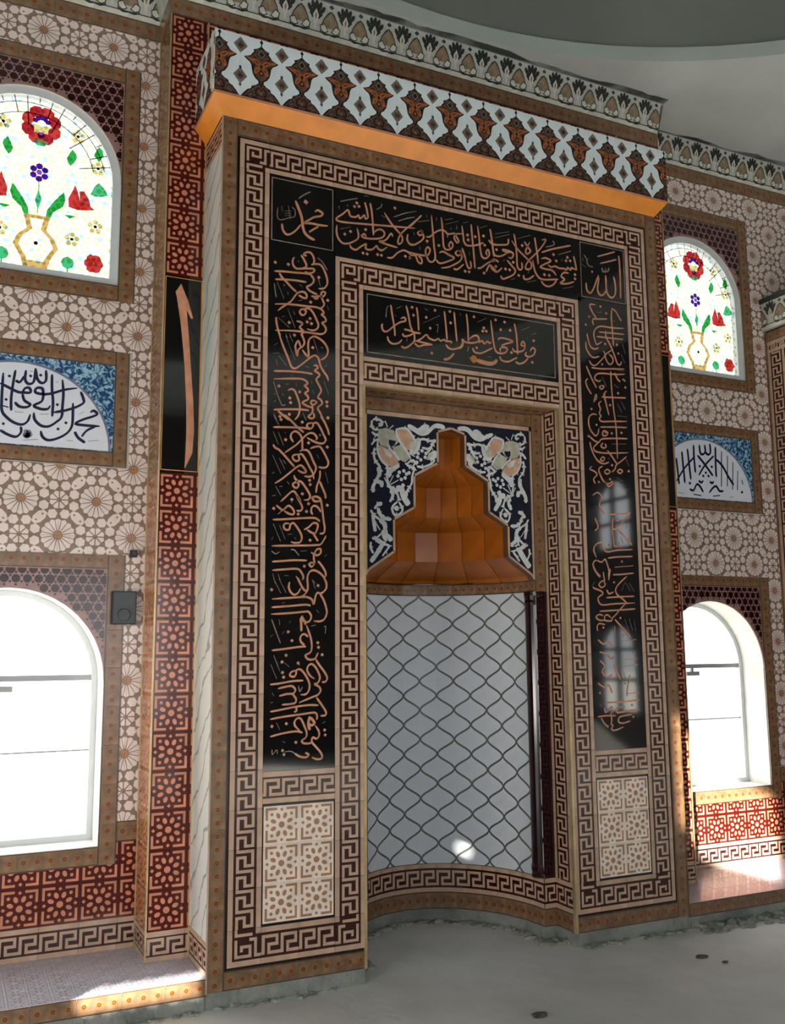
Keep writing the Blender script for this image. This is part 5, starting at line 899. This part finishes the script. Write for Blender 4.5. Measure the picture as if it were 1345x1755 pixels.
# crown: orange splay and lambrequin frieze
CX, CY, Z0c, Z1c = 1.494, -.063, 4.318, 4.672
q = MB(); q.box(-CX+TT, CX-TT, CY+TT, YP+.01, Z0c, Z1c, 'dark_line'); crown = put(q.mesh('crown'), 'crown', mih); crown['label'] = 'projecting crown with white and brown pendant motifs'
U = .227; HL = Z1c-Z0c
def lam_polys():
    o = []; ku = U/465.0; kv = HL/665.0
    half = [(0, 78), (-44, 112), (-92, 130), (-82, 152), (-104, 176), (-120, 200), (-158, 216), (-196, 228), (-168, 252), (-128, 276), (-112, 304), (-106, 340), (-96, 390), (-68, 432), (-34, 456), (-28, 480), (-60, 506), (-104, 524), (-112, 552), (-150, 569), (-190, 610), (-216, 645), (-232, 665)]
    def strips(pts, m, l, sc=1.0, inset=0):
        for (ua, va), (ub, vb) in zip(pts, pts[1:]):
            if vb-va < .5: continue
            ua2, ub2 = min(0, ua+inset), min(0, ub+inset)
            o.append(([((ua2)*ku+U/2, HL-va*kv), (-ua2*ku+U/2, HL-va*kv), (-ub2*ku+U/2, HL-vb*kv), (ub2*ku+U/2, HL-vb*kv)], m, l))
    strips(half, 'lam_dark', 1); strips(half[1:-1], 'lam_brown', 2, inset=24)
    def D(cu, cv, ru, rv, m, l, n=4):
        for w in (0, 1):
            p = ngon(cu*ku+U/2, HL-cv*kv, ru*ku, rv*kv, n); o.append((p, m, l))
            if cu == 0: break
            cu = -cu
    D(0, 38, 20, 30, 'lam_dark', 1); D(0, 70, 9, 22, 'lam_dark', 1)
    D(0, 168, 58, 66, 'lam_dark', 3); D(0, 168, 46, 52, 'lam_grey', 4); D(0, 168, 30, 34, 'lam_dark', 5)
    def E(cu, cv, ru, rv, t, m, l):                            # tilted petal and its mirror twin
        for s in (1, -1): o.append(([(U/2+s*(x*ku), HL-cv*kv+(z)*kv) for x, z in ngon(cu, 0, ru, rv, 8, 0, t)], m, l))
    E(52, 262, 60, 24, .55, 'lam_orange', 4); E(46, 345, 56, 26, -.9, 'lam_orange', 4); E(128, 240, 46, 13, .30, 'lam_orange', 4)
    E(52, 262, 30, 7, .55, 'lam_dark', 5); E(46, 345, 28, 7, -.9, 'lam_brown', 5); E(84, 305, 12, 30, 0.2, 'lam_dark', 4); E(78, 215, 20, 10, .2, 'lam_dark', 4)
    D(0, 300, 16, 20, 'lam_dark', 6, 8); D(0, 372, 30, 32, 'lam_dark', 6, 8); D(0, 372, 15, 17, 'lam_orange', 7, 8); D(0, 420, 20, 14, 'lam_brown', 5, 6)
    D(0, 500, 16, 22, 'lam_dark', 4, 4)
    E(34, 575, 34, 52, .35, 'lam_dark', 3); D(0, 590, 42, 36, 'lam_dark', 3, 8); E(28, 572, 20, 36, .35, 'lam_brown', 4); D(0, 596, 28, 22, 'lam_brown', 4, 8); D(0, 586, 15, 18, 'lam_grey', 5, 4)
    E(92, 560, 34, 15, -.7, 'lam_dark', 3); E(92, 560, 22, 7, -.7, 'lam_grey', 4); E(118, 618, 48, 13, -.55, 'lam_dark', 3); E(118, 618, 34, 6, -.55, 'lam_grey', 4); E(70, 640, 34, 12, 0, 'lam_dark', 3); E(165, 644, 20, 10, -.4, 'lam_dark', 3)
    for cu in (-232.5, 232.5):
        for cv, pend in ((118, 0), (443, 1)):
            for r, m, l in ((78, 'lam_grey', 1), (44, 'lam_brown', 2), (20, 'lam_dark', 3)):
                o.append((ngon(cu*ku+U/2, HL-cv*kv, r*ku, r*1.12*kv, 4), m, l))
            if pend:
                for dv in (-86, 96): o.append((ngon(cu*ku+U/2, HL-(cv+dv)*kv, 15*ku, 22*kv, 6), 'lam_dark', 2))
    return o
LAM = pat('lambrequin_tile', 'lam_white', U, HL, lam_polys())
xo = -1.358-U/2+U/2
lay(crown, 'lambrequin_tile', LAM, -CX, CX, Z0c+.004, Z1c, CY, -1.358-U, Z0c+.004)
lay(crown, 'lambrequin_tile', LAM, -YP, -CY, Z0c+.004, Z1c, -CX, -CY-3*U, Z0c+.004, face='left')
q = MB()
for (xa, ya, xb, yb2) in ((-CX, CY, CX, CY),):
    q.poly([(-CX, CY, Z0c), (-XO, 0, 4.233), (XO, 0, 4.233), (CX, CY, Z0c)], 'orange')
q.poly([(-CX, YP, Z0c), (-XO, YP, 4.233), (-XO, 0, 4.233), (-CX, CY, Z0c)], 'orange'); q.poly([(CX, YP, Z0c), (CX, CY, Z0c), (XO, 0, 4.233), (XO, YP, 4.233)], 'orange')
put(q.mesh('splay'), 'splay', mih)['label'] = 'plain orange splay under the crown'
q = MB(); q.box(-CX-.003, CX+.003, CY-.004, CY+.004, Z0c-.003, Z0c+.007, 'letter'); q.box(-CX-.004, -CX+.004, CY, YP, Z0c-.003, Z0c+.007, 'letter'); put(q.mesh('crown_edge'), 'crown_edge', mih)
q = MB(); rnd = random.Random(5)                               # broken white edge of the crown's left corner
zz = Z0c+.02; prev = None
for k in range(12):
    z = Z0c+.015+(Z1c-Z0c-.02)*k/11; d = .008+.022*abs(math.sin(k*1.45))+rnd.uniform(0, .008)
    cur = (d, z)
    if prev:
        for off in (0, .016):
            q.box(-CX-.006, -CX+.002, CY+prev[0]+off, CY+prev[0]+off+.010, prev[1], z+.004, 'cor_white')
    prev = cur
put(q.mesh('chipped_edge'), 'chipped_edge', mih)['label'] = 'white chipped glaze along the left corner'

# ------------------------------------------------------------------ pilasters behind the mihrab
ALIF = []
def pilaster(x0, x1, tx, label):
    p = thing('pilaster', ((x0+x1)/2, .49, LZ), label, 'pilaster', 'pilasters flanking the mihrab')
    q = MB(); q.box(x0+TT, x1-TT, YP+TT, YW+.005, LZ, 4.98, 'dark_line'); put(q.mesh('core'), 'core', p)
    s12 = star_pat('star_tile_low', .187, (2.383-.1225)/12, 'star_dark', 'star_light'); s8 = star_pat('star_tile_high', .187, (4.979-3.46)/8, 'star_dark', 'star_light')
    lay(p, 'star_tile', s12, x0, x1, .1225, 2.383, YP, tx, .1225); lay(p, 'star_tile', s8, x0, x1, 3.46, 4.979, YP, tx, 3.46)
    lay(p, 'key_tile', key_pat('key_pilaster', .187, 2, .1395), x0, x1, LZ, .1225, YP, tx, LZ)
    q = MB(); q.box(x0+.003, x1, YP, YP+TT, 2.383, 3.46, 'black'); t = .004; a, b, c, d = x0+.008, x1-.004, 2.395, 3.448
    for r in ((a, b, c, c+t), (a, b, d-t, d), (a, a+t, c+t, d-t), (b-t, b, c+t, d-t)): q.rect(*r, -YP+.0008, 'gold_letter')
    sl = put(q.mesh('lettered_slab'), 'lettered_slab', p); q = MB()
    ox = x0+1.64 + (0 if x0 < 0 else .06)
    for (l0, r0, z0), (l1, r1, z1) in zip(ALIF_ROWS, ALIF_ROWS[1:]): q.flat([(l0+ox, z0), (r0+ox, z0), (r1+ox, z1), (l1+ox, z1)], -YP+.0014, 'letter')
    q.flat([(x+ox, z) for x, z in ALIF_HOOK], -YP+.0016, 'letter'); put(q.mesh('lettering'), 'lettering', sl)
    ss = star_pat('star_tile_side', .1445, (2.383-.1225)/12, 'star_gold', 'star_light')
    ss2 = star_pat('star_tile_side_high', .1445, (4.979-2.383)/14, 'star_gold', 'gold_dark')
    for f, X, a, b in (('left', x0, -YW, -YP), ('right', x1, YP, YW)):
        lay(p, 'side_tile', ss, a, b, .1225, 2.383, X, face=f); lay(p, 'side_tile', ss2, a, b, 2.383, 4.979, X, face=f)
        lay(p, 'key_tile', key_pat('key_pilaster_side', .1445, 2, .1395), a, b, LZ, .1225, X, face=f)
    for X in (x0, x1): q = MB(); q.box(X-.004, X+.004, YP-.004, YP+.006, LZ, 4.98, 'gold'); put(q.mesh('corner_trim'), 'corner_trim', p)
    q = MB(); q.box(x0-.004, x0+.002, YW-.012, YW-.004, LZ, 4.98, 'gold'); put(q.mesh('corner_trim'), 'corner_trim', p)
pilaster(-1.64, -1.431, -1.637, 'left pilaster of red-brown star tiles with the single tall stroke on a black slab')
pilaster(1.431, 1.805, 1.431, 'right pilaster of red-brown star tiles, half hidden behind the mihrab edge')

# ------------------------------------------------------------------ frieze and coved cornice
def cor_polys():
    o = []; W = .19; H = .21; k = W/310.0
    def P(pts, m, l): o.append(([(W/2+x*k, H-z*k) for x, z in pts], m, l))
    o.append((band(0, W, 0, .030), 'cor_white', 1)); o.append((band(0, W, .030, .036), 'cor_dark', 1))
    for s in (-1, 1):                                          # beige mound at the tile edges
        c = s*155
        P([(c-100, 236), (c-74, 160), (c-36, 98), (c, 70), (c+36, 98), (c+74, 160), (c+100, 236)], 'cor_dark', 1)
        P([(c-90, 236), (c-66, 166), (c-30, 112), (c, 86), (c+30, 112), (c+66, 166), (c+90, 236)], 'cor_beige', 2)
        P([(c-26, 34), (c, 8), (c+26, 34), (c, 58)], 'cor_dark', 1)
        for t in (-1, 1): P([(c+t*12, 266), (c+t*58, 196), (c+t*108, 222), (c+t*98, 272), (c+t*55, 290)], 'cor_dark', 3); P([(c+t*24, 262), (c+t*60, 208), (c+t*98, 228), (c+t*88, 264), (c+t*55, 278)], 'cor_white', 4)
        for t in (-1, 1): P([(c, 300), (c+t*50, 308), (c+t*95, 292), (c+t*112, 268), (c+t*84, 280), (c+t*45, 292), (c, 286)], 'cor_dark', 2)
    for x, z, r, t in ((-66, 84, 44, -.55), (66, 84, 44, .55), (-36, 52, 46, -.28), (36, 52, 46, .28), (0, 42, 46, 0)):
        o.append((ngon(W/2+x*k, H-z*k, 21*k, r*k, 7, 0, -t), 'cor_dark', 2))
    P([(-70, 130), (-46, 92), (0, 64), (46, 92), (70, 130), (34, 172), (-34, 172)], 'cor_dark', 3)
    P([(-30, 140), (0, 80), (30, 140), (16, 200), (9, 262), (-9, 262), (-16, 200)], 'cor_white', 4)
    P([(-12, 145), (0, 106), (12, 145), (0, 190)], 'cor_beige', 5)
    return o
COR = pat('cornice_tile', 'cor_base', .19, .21, cor_polys())
def frieze(parent, x0, x1, plane, o_x):
    lay(parent, 'frieze_tile', frame_pat('frieze_tile', .28, .103), x0, x1, 4.98, 5.083, plane, o_x, 4.98)
    w = .19; i0 = math.floor((x0-o_x)/w+1e-4); i1 = math.ceil((x1-o_x)/w-1e-4)
    for i in range(i0, i1):
        cx = o_x+i*w; a, b = max(0, x0-cx), min(w, x1-cx)
        if b-a < .006: continue
        o = put(tile_mesh(COR, a, b, 0, .21), 'cornice_tile', parent, (cx, plane+TT, 5.086)); o.rotation_euler = (math.radians(14), 0, 0)
def backing(x0, x1, plane, name):
    q = MB(); q.prism([(0, 0)], 0, 0, 'cor_base') if False else None
    y = plane+TT
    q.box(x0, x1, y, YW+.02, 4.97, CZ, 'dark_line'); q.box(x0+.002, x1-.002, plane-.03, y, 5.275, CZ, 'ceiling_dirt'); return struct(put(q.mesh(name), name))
f1 = backing(-1.64+TT, 1.805-TT, YP, 'trim_3'); frieze(f1, -1.64, 1.805, YP, -.7975-.095-4*.19)
q = MB(); q.box(-1.632, 1.797, YP+TT, YP+.06, 4.25, 4.98, 'dark_line'); put(q.mesh('bed'), 'bed', f1)
lay(f1, 'star_tile', star_pat('star_tile_top', .187, .19, 'star_dark', 'star_light'), -1.431, 1.431, 4.41, 4.979, YP, -1.45, 4.41)
q = MB(); q.box(-1.652, -1.640, YP, YW, 4.98, 5.083, 'brown'); q.poly([(-1.645, YP+.002, 5.085), (-1.645, YW, 5.085), (-1.70, YW, 5.29), (-1.70, YP-.05, 5.29)], 'cor_base'); q.poly([(1.81, YP, 5.085), (1.83, YP-.05, 5.29), (1.83, YW, 5.29), (1.81, YW, 5.085)], 'cor_base')
put(q.mesh('cornice_return'), 'cornice_return', f1)
f2 = backing(-3.4, -1.64, YW, 'trim_4'); frieze(f2, -3.2, -1.64, YW, -1.64-9*.19)
f3 = backing(1.805, 5.0, YW, 'trim_5'); frieze(f3, 1.805, 3.9, YW, 2.2227-.095-3*.19)
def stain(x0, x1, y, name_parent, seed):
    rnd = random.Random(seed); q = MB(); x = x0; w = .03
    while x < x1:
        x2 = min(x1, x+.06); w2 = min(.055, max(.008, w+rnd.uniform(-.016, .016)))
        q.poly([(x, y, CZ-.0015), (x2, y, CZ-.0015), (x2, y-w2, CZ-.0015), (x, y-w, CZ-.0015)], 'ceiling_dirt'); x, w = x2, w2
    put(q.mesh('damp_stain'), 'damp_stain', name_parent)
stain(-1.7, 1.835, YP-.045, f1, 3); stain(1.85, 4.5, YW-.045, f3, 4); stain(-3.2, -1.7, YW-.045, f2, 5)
# ------------------------------------------------------------------ blue lettered panels
def blue_panel(xc, key, label):
    p = thing('lettered_panel', (xc, YW, 2.445), label, 'panel', 'blue lettered wall panels')
    hx, ex = .478, .553
    v = frame_pat('panel_frame_v', (3.085-2.445)/3, .075, True); h = frame_pat('panel_frame_h', 2*hx/5, .081)
    xm = 1.809 if xc > 0 else -9                               # the right panel runs in behind the pilaster
    lay(p, 'frame_tile', v, max(xm, xc-ex), max(xm+.01, xc-hx), 2.445, 3.085, YW-.004, xc-ex); lay(p, 'frame_tile', v, xc+hx, xc+ex, 2.445, 3.085, YW-.004)
    lay(p, 'frame_tile', h, max(xm, xc-hx), xc+hx, 3.004, 3.085, YW-.004, xc-hx); lay(p, 'frame_tile', h, max(xm, xc-hx), xc+hx, 2.445, 2.526, YW-.004, xc-hx)
    q = MB(); q.box(xc-hx, xc+hx, YW, YW+TT, 2.526, 3.004, 'blue_print'); bp_ = put(q.mesh('blue_ground'), 'blue_ground', p)
    q = MB(); n = 40; pts = [(xc+.468*math.cos(PI*k/n), 2.53+.445*math.sin(PI*k/n)) for k in range(n+1)]
    q.flat(pts, -YW+.0006, 'lun_faint'); q.flat([(xc+(x-xc)*.975, 2.53+(z-2.53)*.975) for x, z in pts], -YW+.0011, 'lun_bg')
    lu = put(q.mesh('lunette'), 'lunette', p); put(lettering(key, 'lun_ink', 'lun_faint'), 'lettering', lu, (0, YW-.0014, 0))
    q = MB()
    if key == 'lunette_left':
        for k in range(6): q.flat(ngon(-2.262+.012*math.cos(k), 2.585+.014*math.sin(k*2), .014, n=5), -YW+.002, 'lun_faint')
        put(q.mesh('seal'), 'seal', lu)
blue_panel(XL, 'lunette_left', 'blue and white panel with rounded mirrored script on the wall left of the mihrab')
blue_panel(XR, 'lunette_right', 'blue and white panel with tall crossed strokes on the wall right of the mihrab')
# ------------------------------------------------------------------ pier at the right edge
pr = thing('tiled_pier', (3.2, .2, LZ), 'tiled pier with key border and small cornice at the right edge of the picture', 'pier')
q = MB(); q.box(3.03+TT, 3.5, -.25, YW, FZ, 3.90, 'dark_line'); put(q.mesh('core'), 'core', pr)
lay(pr, 'frame_tile', frame_pat('pier_v', (3.87+.1)/11, .03, True), -YW, -YW+.022, -.10, 3.87, 3.03, face='left')
lay(pr, 'key_tile', key_pat('pier_key', (3.70+.017)/20, 2, .16, True), -YW+.022, -YW+.182, -.017, 3.70, 3.03, face='left')
lay(pr, 'frame_tile', frame_pat('pier_h', .20, .08), -YW+.022, .25, 3.79, 3.87, 3.03, face='left')
lay(pr, 'key_tile', key_pat('pier_top', .17, 2, .09), -YW+.022, .25, 3.70, 3.79, 3.03, face='left')
q = MB(); q.box(3.03, 3.03+TT, -.25, YW-.19, -.10, 3.70, 'black'); put(q.mesh('black_slab'), 'black_slab', pr)
lay(pr, 'cornice_tile', COR, -YW, .25, 3.885, 4.095, 3.005, face='left')
q = MB(); q.box(3.005+TT, 3.5, -.25, YW, 3.88, 4.10, 'cor_base'); q.box(2.995, 3.5, -.26, YW, 4.10, 4.135, 'cor_dark'); put(q.mesh('cornice'), 'cornice', pr)
# ------------------------------------------------------------------ small things on the left wall
q = MB(); q.box(-1.812, -1.688, .585, YW-.004, 1.607, 1.780, 'box_dark'); q.box(-1.806, -1.694, .579, .585, 1.613, 1.774, 'box_grey')
jb = tag(put(q.mesh('junction_box'), 'junction_box'), 'dark grey electrical box on the brown frame right of the lower left window', 'box')
q = MB(); lathe(q, 0, 0, [(0, .012), (.03, .012), (.034, .004), (.034, 0)], 'box_grey', 16); o = put(smooth(q.mesh('knob')), 'knob', jb, (-1.752, .579, 1.655)); o.rotation_euler = (PI/2, 0, 0)
q = MB(); q.box(-1.725, -1.688, .60, YW-.001, 1.962, 2.000, 'box_dark'); q.box(-1.712, -1.700, .590, .60, 1.975, 1.99, 'box_grey')
tag(put(q.mesh('wall_clip'), 'wall_clip'), 'small black square clip on the rosette tiles beside the pilaster, above the grey box', 'clip')
# ------------------------------------------------------------------ rubble at the foot of the walls
def lump(rx, ry, rz, seed, m):
    rnd = random.Random(seed); q = MB(); n = 8
    R_ = [(0, -1)]+[(math.cos(t), math.sin(t)) for t in (-.7, 0, .7)]+[(0, 1)]
    jit = {}
    def v(i, j):
        i %= n
        if (i if R_[j][0] > .01 else 0, j) not in jit: jit[(i if R_[j][0] > .01 else 0, j)] = rnd.uniform(.7, 1.15)
        f = jit[(i if R_[j][0] > .01 else 0, j)]; a = 2*PI*i/n
        return (rx*R_[j][0]*math.cos(a)*f, ry*R_[j][0]*math.sin(a)*f, rz*R_[j][1]*f)
    for j in range(4):
        for i in range(n): q.poly([v(i, j), v(i+1, j), v(i+1, j+1), v(i, j+1)], m)
    return q
q = MB(); rnd = random.Random(11)
def scatter(x0, x1, y0, y1, n, s0, s1, zoff=0):
    for k in range(n):
        l = lump(rnd.uniform(s0, s1)*1.6, rnd.uniform(s0, s1), rnd.uniform(s0, s1)*.8, rnd.randint(0, 9999), 'mortar')
        x, y = rnd.uniform(x0, x1), rnd.uniform(y0, y1); i0 = len(q.v)
        q.v += [(a+x, b+y, c+FZ+zoff+s0*.2) for a, b, c in l.v]; q.f += [tuple(t+i0 for t in f) for f in l.f]; q.m += [q.slot('mortar')]*len(l.f)
scatter(1.45, 2.98, -.16, -.02, 60, .012, .035); scatter(1.45, 2.98, -.03, .01, 40, .02, .04); scatter(-3.0, -.7, -.03, .01, 40, .010, .022); scatter(.66, 1.42, -.05, .01, 24, .010, .026)
for k in range(46):
    s_ = ST*(k+.5)/46; x, y = at(s_, .02); scatter(x-.02, x+.02, y-.03, y+.0, 1, .012, .03)
scatter(.50, .64, .08, .20, 10, .02, .04)
tag(stuff(put(q.mesh('mortar_rubble'), 'mortar_rubble')), 'rough grey mortar crumbs along the foot of the tiled walls', 'rubble')
for x, y, s_, lab in ((-.10, -.72, .030, 'flat dark pebble lying on the bare floor in front of the niche'), (1.12, -.42, .026, 'small dark pebble on the floor in front of the right leg'), (1.17, -.54, .016, 'tiny pebble just beside the small pebble in front of the right leg')):
    l = lump(s_*1.5, s_, s_*.35, int(x*100), 'pebble'); tag(put(l.mesh('pebble'), 'pebble', None, (x, y, FZ+s_*.25)), lab, 'pebble', 'pebbles on the floor')
